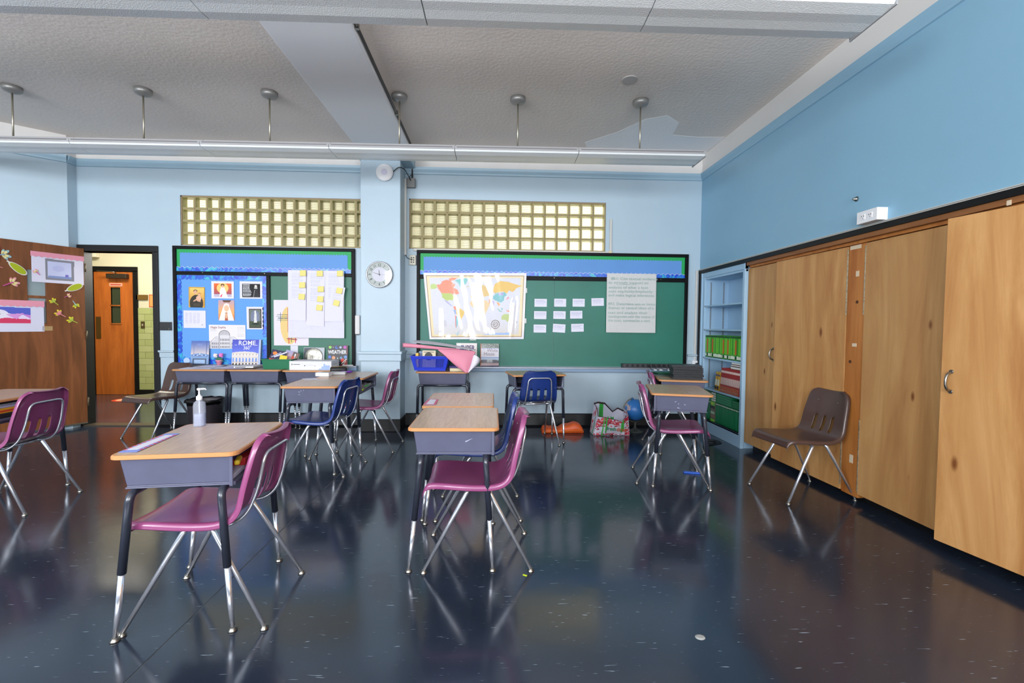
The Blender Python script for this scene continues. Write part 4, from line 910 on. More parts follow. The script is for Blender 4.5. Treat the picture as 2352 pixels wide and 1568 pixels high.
# ---------------------------------------------------------- world map, laminated and buckled
def world(nx=240, ny=160):
    c = Cv(nx, ny, (214, 210, 224)); W_, H_ = 2352., 1411.
    def q(pts): return [((x * 10 - 318) / (2172 - 318), 1 - (y * 10 - 127) / (1318 - 127)) for x, y in pts]
    c.rect(0, 0, 1, 1, (222, 218, 228)); c.rect(.022, .03, .978, .965, (160, 130, 92)); c.rect(.03, .043, .97, .952, (226, 206, 160)); c.rect(.055, .07, .945, .925, (206, 204, 214))
    c.vgrad(.055, .07, .945, .3, (206, 200, 196), (206, 204, 214))
    A = {'alaska': ([(43, 34), (48, 32), (54, 34), (54, 40), (48, 42), (42, 41)], (176, 196, 104)),
         'canada': ([(54, 34), (62, 33), (64, 28), (72, 25), (80, 27), (88, 34), (85, 39), (92, 43), (95, 50), (86, 52), (78, 49), (62, 49), (56, 41)], (226, 128, 92)),
         'islands': ([(76, 24), (82, 21), (92, 22), (86, 26), (79, 27)], (230, 132, 100)),
         'usa': ([(62, 49), (78, 49), (86, 53), (88, 54), (83, 60), (82, 63), (78, 61), (72, 63), (67, 60), (63, 57)], (172, 190, 84)),
         'mexico': ([(66, 60), (72, 63), (75, 66), (78, 69), (82, 72), (79, 72), (73, 68), (68, 64)], (170, 164, 200)),
         'greenland': ([(87, 26), (96, 24), (108, 22), (111, 25), (108, 32), (103, 36), (100, 41), (97, 39), (94, 31)], (112, 186, 182)),
         'colombia': ([(83, 73), (88, 72), (93, 74), (92, 78), (85, 79)], (222, 120, 90)), 'peru': ([(83, 79), (87, 79), (88, 85), (86, 88)], (128, 150, 200)),
         'brazil': ([(88, 77), (96, 76), (104, 82), (103, 88), (97, 97), (93, 94), (88, 86)], (218, 178, 74)),
         'argentina': ([(88, 90), (94, 93), (95, 98), (91, 103), (89, 110), (87, 110), (87, 98)], (112, 186, 196)), 'chile': ([(86, 88), (88, 90), (87, 110), (89, 113), (86, 110)], (216, 96, 84)),
         'russia': ([(160, 33), (170, 27), (186, 29), (198, 33), (210, 36), (200, 40), (194, 47), (186, 44), (183, 50), (176, 46), (160, 49), (157, 45)], (222, 176, 62)),
         'kazakh': ([(160, 49), (171, 47), (170, 53), (162, 54)], (150, 180, 190)), 'china': ([(158, 54), (166, 49), (178, 47), (183, 52), (178, 56), (178, 62), (172, 66), (162, 62), (157, 59)], (98, 172, 178)),
         'mongolia': ([(166, 49), (176, 48), (176, 53), (168, 53)], (160, 150, 200)), 'india': ([(153, 62), (160, 63), (160, 69), (157, 75), (154, 68)], (176, 168, 206)),
         'siam': ([(164, 65), (168, 66), (171, 70), (168, 72)], (226, 150, 66)), 'sumatra': ([(165, 75), (171, 80), (177, 83), (170, 82)], (104, 170, 160)), 'borneo': ([(172, 76), (176, 76), (175, 80)], (104, 170, 160)), 'guinea': ([(182, 79), (189, 81), (188, 83), (184, 82)], (226, 130, 90)),
         'australia': ([(174, 90), (180, 86), (184, 87), (188, 86), (189, 96), (186, 101), (181, 97), (174, 97)], (176, 190, 108)), 'zealand': ([(200, 103), (203, 99), (204, 102), (199, 107)], (150, 150, 150)),
         'europe': ([(117, 44), (122, 45), (132, 36), (140, 34), (150, 40), (158, 45), (156, 52), (144, 55), (130, 56), (118, 56)], (214, 178, 104)), 'iberia': ([(117, 53), (121, 54), (120, 58), (117, 58)], (220, 170, 60)),
         'africa': ([(118, 62), (132, 60), (146, 62), (152, 70), (146, 82), (142, 94), (136, 100), (131, 90), (130, 78), (120, 74), (114, 68)], (222, 190, 140)), 'africa2': ([(128, 62), (132, 62), (131, 72), (128, 68)], (206, 120, 90)), 'arabia': ([(150, 60), (156, 59), (154, 66), (150, 68)], (220, 150, 100)),
         'japan': ([(183, 58), (186, 55), (187, 58), (181, 61)], (220, 130, 130)), 'iceland': ([(109, 37), (113, 36), (112, 39)], (190, 180, 110)), 'antarctic': ([(140, 124), (160, 121), (190, 120), (190, 124)], (150, 176, 224)), 'antarctic2': ([(86, 124), (92, 117), (94, 117), (90, 125)], (160, 186, 196))}
    for pts, col in A.values(): c.poly(q(pts), col)
    u, v = (1628 - 318) / 1854, 1 - (1052 - 127) / 1191; r = np.hypot((c.U - u) * 1.55, c.V - v)
    c.put((abs(r - .062) < .006) | (abs(r - .036) < .004) | ((r < .03) & (np.sin(np.arctan2(c.V - v, (c.U - u) * 1.55) * 8) > .3)), (120, 100, 90))
    c.rect(.12, .19, .2, .29, (196, 192, 200)); c.lines(.125, .2, .195, .28, 8, (170, 166, 176), .3)
    c.noise(3); return c
def buckle(U, V):
    """the laminate stands off the board in a few upright folds that run together towards the foot"""
    x = (U - .515) * 1.266; k = np.clip(1 - V, 0, 1)
    d = .0058 * k ** 1.2 * np.exp(-(x / .17) ** 2) + .0004 * np.sin(U * 60 + V * 7) * np.exp(-(x / .3) ** 2) + .0003 * np.sin(V * 23 + U * 30) * np.exp(-(x / .3) ** 2)
    for u0, u1, wd, hgt, v0, v1 in ((.17, .13, .014, .0035, -.1, .5), (.90, .87, .020, .006, -.2, .66), (.655, .66, .03, .005, -.2, .20), (.22, .17, .05, .006, -.2, .10), (.41, .405, .028, .005, -.2, .16)):
        cen = u1 + (u0 - u1) * V; d = d + hgt * np.exp(-((U - cen) / wd) ** 2) * np.clip((V - v0) / .15, 0, 1) * np.clip((v1 - V) / .12, 0, 1)
    return d + .0004 * np.sin(U * 21 + V * 5) + .010
LAMI = attr_mat('print_laminated', .3, 1.0)
wm = sheet('world_map', world(), 1.266, .815, LAMI, None, .002, buckle, (-.228, YB - .022, 1.092))
for vtx in wm.data.vertices:                                      # the sheet hangs askew: its foot is narrower at one side
    k = 1 - vtx.co.z / .815; vtx.co.x += (.080 * k) * max(0, -vtx.co.x / .633) - .026 * k * max(0, vtx.co.x / .633); vtx.co.z += .012 * vtx.co.x
tag(wm, 'laminated world map with buckled glossy surface on the chalkboard', 'map')
MAPCLIP = pm('clip_white', (206, 210, 206), .5)
for i, (x, z, lb) in enumerate(((.405, 1.70, 'upper white clip at the side edge of the world map'), (.40, 1.325, 'lower white clip at the side edge of the world map'), (-.25, 1.083, 'white clip under the bottom edge of the world map'))):
    sw, sh = ((.022, .06) if i < 2 else (.08, .012)); o = tag(bx('map_clip', MAPCLIP, x - sw / 2, x + sw / 2, YB - .03, YB - .012, z - sh / 2, z + sh / 2, bev=.002), lb, 'clip')
# index cards
CARDS = [(.508, .666, 1.499, 1.603, 0, 'first in the top row'), (.754, .907, 1.503, 1.608, 0, 'second in the top row'), (.985, 1.141, 1.506, 1.61, 0, 'third in the top row'), (1.224, 1.384, 1.518, 1.621, -2, 'last in the top row, by the handwritten chart'),
         (.504, .662, 1.346, 1.45, .5, 'first in the middle row'), (.745, .903, 1.35, 1.453, .5, 'second in the middle row'), (.957, 1.114, 1.357, 1.46, -1, 'third in the middle row'), (.501, .661, 1.178, 1.283, 0, 'first in the bottom row'), (.739, .899, 1.182, 1.292, 3, 'second in the bottom row, tilted'), (.974, 1.135, 1.193, 1.298, -2, 'third in the bottom row')]
for i, (x0, x1, z0, z1, rt, lb) in enumerate(CARDS):
    c = Cv(42, 28, (226, 224, 238)); c.lines(.1, .3, .95, .85, 4, (180, 180, 206), .35, 1, i + 3)
    o = sheet('index_card', c, x1 - x0 - .004, z1 - z0 - .006, PRINT, None, .001, None, ((x0 + x1) / 2, YB - .0125, z0 + .003), (0, rt, 0)); tag(o, 'white index card, ' + lb, 'card', 'index cards on the chalkboard')
# handwritten chart
c = Cv(40, 44, (204, 204, 202)); c.noise(1); ch = sheet('chart_sheet', c, .623, .734, PRINT, None, .002, lambda U, V: .004 * np.sin(U * 7 + 1) * (1 - V), (1.7175, YB - .042, 1.191)); tag(ch, 'tall white chart paper with faint handwriting on the chalkboard', 'chart')
INK = pm('marker_grey_green', (150, 176, 170), .7)
LNS = ['  8R1: Cite textual evidence', 'to strongly support an', 'analysis of what a text', 'says explicitly/implicitly', 'and make logical inferences', '', '8R2: Determine one or more', 'themes or central ideas of a', 'text and analyze their', 'development over the course of', 'the text; summarize a text']
WD = [.585, .50, .50, .555, .575, 0, .59, .575, .50, .59, .535]
for i, l in enumerate(LNS):
    if not l: continue
    o = text('lettering', l, .052, (0, 0, 0), INK, ch, sp=1.0); k = WD[i] / max(.01, o.dimensions.x); o.scale = (k, 1, .9); o.location = (-.292, -.008, .655 - i * .0522 + .004 * math.sin(i * 2.1))
m = MB(); m.box(-.19, .02, -.008, -.0065, .595, .598); m.build('underline', INK, ch)

# ================================================================== THINGS FIXED TO WALL AND PILLAR
ck = thing('wall_clock', 'round white wall clock with black numerals on the blue pillar', 'clock', (-1.323, 5.375, 1.84)); RX = Matrix.Rotation(R(90), 4, 'X')
MB().lathe([(.151, 0), (.155, .012), (.153, .028), (.143, .034), (.139, .030), (.139, .02)], 40, M=RX).build('rim', pm('clock_rim_silver', (178, 178, 182), .25, .8), ck)
MB().lathe([(.139, .0), (.139, .0212)], 40, M=RX).build('dial', pm('clock_dial_grey', (184, 190, 186), .5), ck); MB().lathe([(.083, .0), (.083, .0218)], 36, M=RX).build('inner_dial', pm('clock_inner_white', (216, 214, 226), .5), ck)
INKB = pm('ink_black', (20, 20, 22), .5)
for h_ in range(1, 13):
    a = R(90 - h_ * 30); rr = .110; o = text('numeral', str(h_), .044, (0, 0, 0), INKB, ck, 'CENTER', .8, .0008); th_ = -h_ * 30 if h_ not in (4, 5, 6, 7, 8) else 180 - h_ * 30
    off = Vector((0, 0, -.015)); rm = Matrix.Rotation(R(h_ * 30), 3, 'Y') if h_ not in (4, 5, 6, 7, 8) else Matrix.Rotation(R(h_ * 30 - 180), 3, 'Y')
    off = rm @ off; o.location = (rr * math.cos(a) + off.x, -.0225, rr * math.sin(a) + off.z); o.rotation_euler = rm.to_euler()
for ln, wd, ang, nm_ in ((.052, .008, 353, 'hour_hand'), (.078, .006, 287, 'minute_hand'), (.082, .0016, 91, 'second_hand')):
    m = MB(); m.prism([(-wd / 2, -.012), (wd / 2, -.012), (wd / 4, ln), (-wd / 4, ln)], -.0245, -.0225); o = m.build(nm_, INKB, ck); o.rotation_euler = (0, R(ang), 0)
MB().lathe([(.006, 0), (.006, .027)], 12, M=RX).build('hub', INKB, ck)
g, nt, b = nm('clock_glass'); t_ = nt.nodes.new('ShaderNodeBsdfTransparent'); gl = nt.nodes.new('ShaderNodeBsdfGlossy'); gl.inputs['Roughness'].default_value = .03; mx = nt.nodes.new('ShaderNodeMixShader'); fr = nt.nodes.new('ShaderNodeFresnel'); nt.links.new(fr.outputs[0], mx.inputs[0]); nt.links.new(t_.outputs[0], mx.inputs[1]); nt.links.new(gl.outputs[0], mx.inputs[2]); nt.links.new(mx.outputs[0], nt.nodes['Material Output'].inputs['Surface'])
MB().lathe([(.1405, .029), (.1405, .030)], 36, M=RX).build('glass', g, ck)
ap = thing('wireless_access_point', 'round white wireless disc high on the blue pillar', 'access point', (-1.265, 5.375, 3.01))
MB().lathe([(.06, 0), (.096, .008), (.100, .02), (.094, .03), (.06, .036), (.002, .038)], 36, M=RX).build('body', WHITEPL, ap)
MB().lathe([(.034, .0), (.034, .0385), (.031, .039)], 24, M=RX).build('center_cap', pm('cap_lilac', (206, 202, 222), .5), ap)
m = MB(); m.tube(bend([(-1.17, 5.36, 3.02), (-1.10, 5.34, 3.075), (-1.045, 5.40, 3.07), (-1.02, 5.60, 3.02), (-1.0, 5.64, 2.97)], .05), .005, 6); m.tube([(-1.01 + .02 * math.cos(a), 5.63, 3.03 + .045 * math.sin(a)) for a in np.linspace(0, 6.2, 14)], .004, 6)
tag(m.build('network_cable', BLACKP), 'black cable looping from the white disc to the grey junction box', 'cable')
o = tag(bx('junction_box', pm('junction_grey', (128, 128, 126), .45, .5), -1.062, -.962, YB - .06, YB, 2.925, 3.035, bev=.004), 'grey metal junction box in the corner beside the pillar', 'junction box')
for x in (-1.05, -.975):
    for z in (2.937, 3.023): MB().lathe([(.005, 0), (.004, .003)], 8, (x, YB - .06, z), RX).build('screw', STEEL, o)
o = tag(bx('wire_cover', pm('raceway_cream', (200, 198, 192), .5), -1.090, -1.064, YB - .05, YB - .025, 2.11, 3.03, bev=.003), 'slim upright pale wire cover in the corner behind the pillar', 'raceway'); bx('bracket', pm('raceway_cream'), -1.088, -1.066, YB - .03, YB, 2.5, 2.53, o)
m = MB(); m.tube(bend([(-1.075, YB - .04, 2.115), (-1.06, YB - .05, 2.08), (-1.02, YB - .05, 2.06), (-.99, YB - .05, 2.06)], .03), .004, 6); tag(m.build('outlet_cable', BLACKP), 'short black cord running into the six-way outlet', 'cord')
o = tag(bx('outlet_block', CREAM, -1.030, -.952, YB - .045, YB, 1.992, 2.112, bev=.005), 'cream six-way outlet block at the end of the long chalkboard', 'outlet')
for x in (-1.005, -.977):
    for z in (2.025, 2.052, 2.079): bx('socket', BLACKP, x - .008, x + .008, YB - .0465, YB - .044, z - .008, z + .008, o)
rc = thing('horizontal_raceway', 'white wire raceway running under the glass blocks and turning up at its end', 'raceway', (0, YB, 0)); RWM = pm('raceway_white')
bx('run', RWM, -.985, 1.432, -.03, 0, 2.165, 2.195, rc, .003); bx('riser', RWM, 1.438, 1.466, -.022, 0, 2.20, 2.60, rc, .003); bx('elbow', pm('elbow_cream', (206, 196, 160), .5), 1.425, 1.472, -.034, 0, 2.16, 2.205, rc, .008)
rc = thing('corner_raceway', 'upright cream raceway in the corner beside the blue bookcase', 'raceway', (0, YB, 0)); bx('run', pm('raceway_cream'), 2.545, 2.567, -.02, 0, .83, 1.98, rc, .003)
o = tag(bx('wall_outlet', WHITEPL, 2.515, 2.592, YB - .04, YB, .765, .845, bev=.004), 'white outlet box with a black plug low in the corner beside the bookcase', 'outlet'); MB().lathe([(.014, 0), (.014, .02), (.006, .035)], 12, (2.565, YB - .04, .805), RX).build('plug', BLACKP, o)
o = tag(bx('wall_phone_box', pm('beige_white', (206, 202, 200), .45), -1.684, -1.624, YB - .055, YB, 1.14, 1.37, bev=.008), 'slim white plastic box on the wall between the board and the pillar', 'box'); bx('foot', BLACKP, -1.68, -1.655, YB - .05, YB, 1.132, 1.142, o)
o = tag(bx('intercom_plate', pm('plate_black', (24, 23, 26), .35), -4.024, -3.880, YB - .012, YB, 1.164, 1.265, bev=.002), 'black rectangular plate on the wall beside the doorway', 'plate'); MB().lathe([(.006, 0), (.004, .003)], 8, (-3.91, YB - .012, 1.18), RX).build('screw', STEEL, o)
# power strip with plugs
ps = thing('power_strip', 'long black power strip with many outlets on the chalk tray', 'power strip', (0, YB - .05, .756)); bx('body', pm('strip_grey', (58, 58, 64), .4), 1.625, 2.50, -.022, .02, 0, .048, ps, .004); bx('end_cap', BLACKP, 1.61, 1.627, -.024, .022, 0, .05, ps, .004); bx('end_cap', BLACKP, 2.49, 2.53, -.02, .018, .002, .044, ps, .006)
for k in range(12): bx('socket', pm('socket_black', (10, 10, 11), .4), 1.66 + k * .066, 1.69 + k * .066, -.024, -.02, .010, .04, ps)
lm, nt, b = nm('red_switch_light'); b.inputs['Base Color'].default_value = L4((210, 40, 40)); b.inputs['Emission Color'].default_value = (1, .1, .08, 1); b.inputs['Emission Strength'].default_value = 2.5
MB().lathe([(.009, 0), (.008, .006)], 10, (2.43, -.022, .026), RX).build('switch', lm, ps)
for i, (k, dx) in enumerate(((4, .01), (5, .012), (6, .05), (7, .04), (8, .06))):
    x = 1.675 + k * .066; t = thing('charger_plug', ('first', 'second', 'third', 'fourth', 'last')[i] + ' black plug with a white-ended cord on the power strip, counted from the map side', 'plug', (x, YB - .075, .785), 0, 'charger plugs on the power strip'); bx('plug_body', BLACKP, -.011, .011, -.025, 0, -.014, .014, t, .003); bx('connector', WHITEPL, dx - .016, dx + .016, -.235, -.20, -.042, -.028, t, .003)
    m = MB(); m.tube(bend([(0, -.03, 0), (0, -.06, -.01), (dx * .6, -.10, -.05), (dx, -.22, -.034)], .03), .003, 6); m.build('cord', BLACKP, t)

# ================================================================== ON THE OPEN DOOR
DH, DDIR, DN = Vector((-4.868, 5.645)), Vector((-.426, -.905)), Vector((.905, -.426)); DROT = math.degrees(math.atan2(.905, .426))
def ondoor(x, z, off=.002): q = DH + DDIR * x + DN * off; return (q.x, q.y, z)
def award(label, x, z0, w_, h_, cv, pinkz, frame=None):
    t = thing('door_poster', label, 'poster', ondoor(x, z0, .001), DROT); sheet('paper', cv, w_, h_, PRINT, t)
    P = scallop(-w_ / 2 - .006, w_ / 2 + .004, h_ + .004, h_ - pinkz, .006, .05); MB().prism(P, -.006, -.002).build('pink_scallop', pm('scallop_pink', (226, 150, 170), .6), t); return t
c = Cv(96, 70, (216, 214, 232)); c.poly([(.25, .1), (.80, .095), (.81, .80), (.245, .81)], (132, 132, 142)); c.poly([(.295, .18), (.745, .165), (.755, .735), (.29, .735)], (196, 200, 232)); c.poly([(.295, .18), (.745, .165), (.748, .24), (.30, .25)], (130, 146, 196)); c.ell(.5, .5, .12, .1, (180, 184, 226), .6); c.ell(.66, .27, .035, .05, (120, 110, 190))
award('white poster with a grey-framed pale blue drawing high on the open door', .235, 1.694, .455, .332, c, .05)
c = Cv(110, 70, (212, 212, 232)); c.poly([(0, .27), (.80, .275), (.80, .77), (0, .80)], (226, 214, 240)); c.poly([(0, .66), (.3, .62), (.8, .52), (.8, .77), (0, .80)], (84, 96, 196)); c.poly([(0, .27), (.8, .275), (.8, .4), (.4, .45), (0, .46)], (210, 60, 100)); c.ell(.32, .56, .17, .15, (228, 224, 238)); c.poly([(.45, .55), (.6, .4), (.7, .6)], (214, 150, 214)); c.poly([(.66, .58), (.8, .42), (.8, .54)], (200, 130, 210)); c.rect(.26, .54, .38, .57, (150, 150, 160)); c.line(.3, .2, .45, .2, .004, (190, 190, 200))
award('white poster with a blue, pink and red drawing low on the open door', .645, 1.145, .55, .335, c, .06)
def leaf(label, x0, z0, x1, z1):
    """pointed paper leaf, white margin under a yellow-green middle"""
    a, b = Vector((x0, z0)), Vector((x1, z1)); ln = (b - a).length; m = (a + b) / 2; t = thing('paper_leaf', label, 'paper leaf', ondoor(m.x, m.y, .004), DROT); ang = math.degrees(math.atan2(z1 - z0, -(x1 - x0))); t.rotation_euler = (0, 0, R(DROT))
    def shape(k, w): return [(ln / 2 * k * math.cos(q), w * k * math.sin(q) * (1 - .15 * math.cos(q))) for q in np.linspace(0, 2 * math.pi, 24, endpoint=False)]
    rt = (0, -R(ang), 0); o = MB().prism(shape(1, .037) , -.003, 0).build('margin', pm('leaf_white', (222, 220, 214), .6), t); o.rotation_euler = rt
    o = MB().prism(shape(.86, .036), -.006, -.003).build('blade', pm('leaf_yellow_green', (164, 176, 20), .6), t); o.rotation_euler = rt
    o = MB().box(ln * .44, ln * .6, -.004, 0, -.006, .006).build('stalk', pm('leaf_white'), t); o.rotation_euler = rt
leaf('yellow-green paper leaf, the larger one pointing down near the top of the door', .505, 1.763, .64, 1.885); leaf('yellow-green paper leaf overlapping the lower corner of the upper poster', .021, 1.700, .170, 1.618)
def dragonfly(label, x, z, s, rt, wing, tip, body):
    t = thing('paper_dragonfly', label, 'paper dragonfly', ondoor(x, z, .005), DROT)
    wv = []
    for ang, ln in ((62, 1.), (28, .85), (118, 1.), (150, .8)):
        for k, (col, l0, l1, w_) in enumerate(((tip, .1, 1., .20), (wing, .0, .72, .17))):
            P = [((l0 + l1) / 2 + (l1 - l0) / 2 * math.cos(q), w_ * math.sin(q)) for q in np.linspace(0, 2 * math.pi, 14, endpoint=False)]; ca, sa = math.cos(R(ang + rt)), math.sin(R(ang + rt))
            P = [(s * ln * (a * ca - b * sa), s * ln * (a * sa + b * ca)) for a, b in P]; MB().prism(P, -.002 - .002 * k, -.0 - .002 * k).build('wing', pm('dragonfly_%d_%d_%d' % col, col, .6), t)
    P = [(0, .35), (.08, .2), (.07, -.3), (.05, -1.0), (-.05, -1.0), (-.07, -.3), (-.08, .2)]; ca, sa = math.cos(R(rt)), math.sin(R(rt)); MB().prism([(s * (a * ca - b * sa), s * (a * sa + b * ca)) for a, b in P], -.007, -.003).build('body', pm('dragonfly_%d_%d_%d' % body, body, .6), t)
YG, YL, PK, MG, CRM, LB = (176, 190, 70), (226, 206, 50), (226, 140, 150), (200, 80, 150), (230, 216, 150), (150, 190, 200)
dragonfly('pale blue and yellow paper butterfly on the door, beside a red edge', .69, 1.955, .075, -75, CRM, LB, (120, 160, 190)); dragonfly('pink-tailed paper dragonfly under the big paper leaf', .628, 1.665, .072, -60, CRM, (226, 150, 160), MG)
dragonfly('small pink paper dragonfly on the upper poster', .424, 1.80, .038, 40, CRM, (220, 150, 170), MG); dragonfly('small pink paper dragonfly right under the lower paper leaf', .162, 1.555, .038, -60, CRM, PK, (190, 90, 160))
dragonfly('yellow-green paper dragonfly beside the door glass', .282, 1.48, .048, 45, YG, YL, YG); dragonfly('yellow and pale blue paper butterfly near the hinge edge of the door', .095, 1.462, .048, -150, YG, YL, LB)
dragonfly('pink and yellow paper dragonfly above the lowest one', .232, 1.345, .055, 55, PK, YL, PK); dragonfly('lowest yellow-green paper dragonfly on the door', .125, 1.27, .055, 60, YG, YL, YG)
dragonfly('paper dragonfly with a pink tail cut by the picture edge on the door', .735, 1.83, .05, 75, (130, 140, 70), (150, 150, 90), PK)
o = tag(MB().prism([(-.015, -.09), (.015, -.07), (.02, .1), (-.02, .1)], -.004, 0).build('red_ribbon', pm('ribbon_red', (176, 20, 34), .5), None, ondoor(.72, 1.95, .002)), 'strip of red ribbon at the free edge of the open door', 'ribbon'); o.rotation_euler = (0, 0, R(DROT))

# ================================================================== THINGS ON THE TRAY AND THE WALL DESKS
def cover_book(label, x, y, z, w_, h_, d, cv, lean=6, name='standing_book', rz=0, edge=(210, 208, 200), mat=GLOSS):
    """book standing upright against the board, printed cover to the room"""
    t = thing(name, label, 'book', (x, y, z)); t.rotation_euler = (R(-lean), 0, R(rz))
    sheet('cover', cv, w_, h_, mat, t, .002, None, (0, -d, 0)); bx('pages', pm('pages_%d_%d_%d' % edge, edge, .7), -w_ / 2 + .003, w_ / 2 - .003, -d + .0005, 0, .003, h_ - .003, t); bx('back_cover', pm('book_back', (60, 62, 80), .5), -w_ / 2, w_ / 2, 0, .002, 0, h_, t); return t
ty = YB - .045
c = Cv(60, 78, (60, 80, 140)); c.vgrad(0, .42, 1, 1, (214, 196, 190), (70, 96, 170)); c.vgrad(0, 0, 1, .42, (110, 140, 180), (130, 160, 200)); c.rect(.15, .42, .19, 1, (90, 110, 160), .6); c.rect(.84, .3, .88, 1, (60, 80, 130), .6)
for r_, col in ((.46, (70, 100, 160)), (.40, (150, 176, 212)), (.30, (60, 92, 150)), (.20, (170, 190, 220)), (.1, (70, 96, 150))): c.ell(.5, .39, r_, r_ * .18, col)
c.ell(.5, .44, .03, .03, (210, 220, 236)); c.rect(.12, 0, .88, .26, (66, 84, 110)); c.rect(.2, .04, .8, .2, (150, 176, 210)); c.rect(0, 0, 1, .01, (40, 50, 80)); c.lines(.35, .8, .65, .9, 2, (130, 150, 200), .5); c.rect(.36, .56, .6, .565, (110, 110, 130)); c.noise(4)
cover_book('blue grey book with a water ripple cover leaning on the bulletin paper', -3.531, ty, .757, .212, .285, .012, c)
c = Cv(96, 92, (66, 70, 180)); c.vgrad(0, .45, 1, 1, (90, 110, 210), (56, 58, 172)); c.rect(.94, 0, 1, 1, (170, 186, 224))
c.poly([(0, 0), (.93, 0), (.93, .44), (.8, .50), (.45, .53), (.15, .51), (0, .48)], (216, 206, 198)); st = (110, 98, 96)
for k in range(8):
    u = .05 + k * .115; c.ell(u, .2, .034, .085, (110, 140, 200)); c.rect(u - .034, .12, u + .034, .2, (110, 140, 200)); c.ell(u, .02, .036, .06, (70, 60, 62)); c.rect(u - .012, .38, u + .012, .43, st)
for v in (.10, .115, .31, .325, .46): c.line(0, v, .93, v, .004, (170, 158, 150))
c.noise(6); rm_ = cover_book('large blue book with the word ROME and an arched amphitheatre on its cover', -2.975, ty - .01, .757, .335, .305, .02, c)
ROMEW = pm('title_white', (232, 230, 232), .5)
text('lettering', 'ROME', .078, (.005, -.0225, .238), ROMEW, rm_, 'CENTER', .98, .0004); text('lettering', '360°', .062, (.01, -.0225, .185), ROMEW, rm_, 'CENTER', .82)
m = MB()
for x in (-.128, -.040, .048, .118): m.box(x - .012, x + .012, -.0235, -.0225, .236, .240)
m.build('lettering', ROMEW, rm_)
pt = thing('flower_pot', 'small pink flower pot with a white and a pink bloom on the chalk tray', 'flower pot', (-3.30, YB - .05, .756)); PINKP = pm('pot_pink', (226, 146, 168), .5)
MB().lathe([(.026, 0), (.036, .045), (.040, .046), (.040, .058), (.034, .058), (.032, .05)], 18).build('pot', PINKP, pt)
m = MB()
for a in (-.35, 0, .4): m.tube([(0, 0, .05), (a * .06, -.005, .09)], .003, 6)
m.build('stem', pm('stem_green', (52, 96, 44), .6), pt); m = MB()
for a, l in ((-60, .06), (-20, .05), (35, .055), (65, .065), (100, .07), (-100, .05)):
    q = R(90 - a); m.prism([(0, .055), (.02 * math.cos(q) - .012 * math.sin(q), .055 + .02 * math.sin(q) + .012 * math.cos(q)), (l * math.cos(q), .055 + l * math.sin(q)), (.02 * math.cos(q) + .012 * math.sin(q), .055 + .02 * math.sin(q) - .012 * math.cos(q))], -.012 - .002 * abs(a) / 60, -.010)
m.build('leaf', pm('leaf_dark_green', (46, 104, 62), .6), pt)
for x, z, col in ((-.035, .112, (236, 222, 216)), (.030, .116, (224, 120, 190))):
    m = MB()
    for k in range(9):
        v = Vector((math.cos(k * 2.4), math.sin(k * 2.4) * .5 - .4, math.sin(k * 1.7))) * .013 if k else Vector(); m.lathe([(.002, -.014), (.011, -.008), (.014, 0), (.011, .008), (.002, .014)], 8, (x + v.x, -.012 + v.y * .6, z + v.z))
    m.build('bloom', pm('bloom_%d_%d_%d' % col, col, .6), pt)
# silver plate in its open box
pb = thing('silver_plate', 'round engraved silver plate standing in its open case behind the white box', 'plate', (-2.18, YB - .03, .757)); pb.rotation_euler = (R(-8), 0, 0)
bx('case', pm('case_satin', (176, 180, 186), .5), -.125, .125, -.03, -.012, 0, .215, pb, .004); bx('case_lining', pm('case_dark', (66, 72, 80), .5), -.118, -.03, -.033, -.029, .005, .208, pb)
MB().lathe([(.100, .034), (.108, .040), (.104, .044), (.09, .040), (.086, .043), (.07, .039), (.03, .038), (.002, .038)], 40, (0, 0, .098), RX).build('plate_disc', pm('silver', (176, 172, 162), .38, 1., bump=.3, bscale=40), pb)
text('lettering', 'JMAS', .04, (0, -.0395, .085), pm('engraving', (150, 146, 140), .4, .8), pb, 'CENTER', .9)
c = Cv(60, 60, (26, 26, 34)); 
for u, v, r_, col in ((.12, .90, .075, (120, 190, 60)), (.27, .9, .05, (90, 92, 100)), (.45, .9, .08, (40, 90, 180)), (.64, .9, .06, (150, 170, 190)), (.86, .9, .08, (170, 60, 160)), (.1, .42, .075, (60, 100, 200)), (.30, .38, .085, (210, 140, 100)), (.5, .36, .04, (170, 170, 170)), (.68, .38, .06, (80, 120, 170)), (.9, .42, .08, (90, 130, 190))): c.ell(u, v, r_, r_, col)
c.ell(.48, .92, .05, .05, (26, 26, 34)); c.ell(.75, .25, .09, .1, (200, 60, 40)); c.poly([(.6, 0), (.8, .06), (.9, .3), (.98, .2), (.98, 0)], (150, 60, 50)); c.line(.72, .1, .95, .32, .02, (220, 210, 205)); c.line(.8, .05, .92, .2, .015, (210, 200, 200)); c.lines(.2, .5, .8, .53, 1, (150, 150, 160), .4); c.rect(.95, .55, 1, 1, (110, 30, 50)); c.noise(5)
wt = cover_book('dark book with the word WEATHER and coloured discs on its cover', -1.89, ty, .757, .238, .245, .022, c, 4)
text('lettering', 'WEATHER', .062, (-.004, -.0245, .142), ROMEW, wt, 'CENTER', .76, .0012)
o = tag(bx('chalk_stick', pm('chalk_white', (230, 228, 226), .7), -1.83, -1.70, YB - .075, YB - .063, .756, .768, bev=.003), 'thin white strip lying at the end of the chalk tray by the pillar', 'marker')
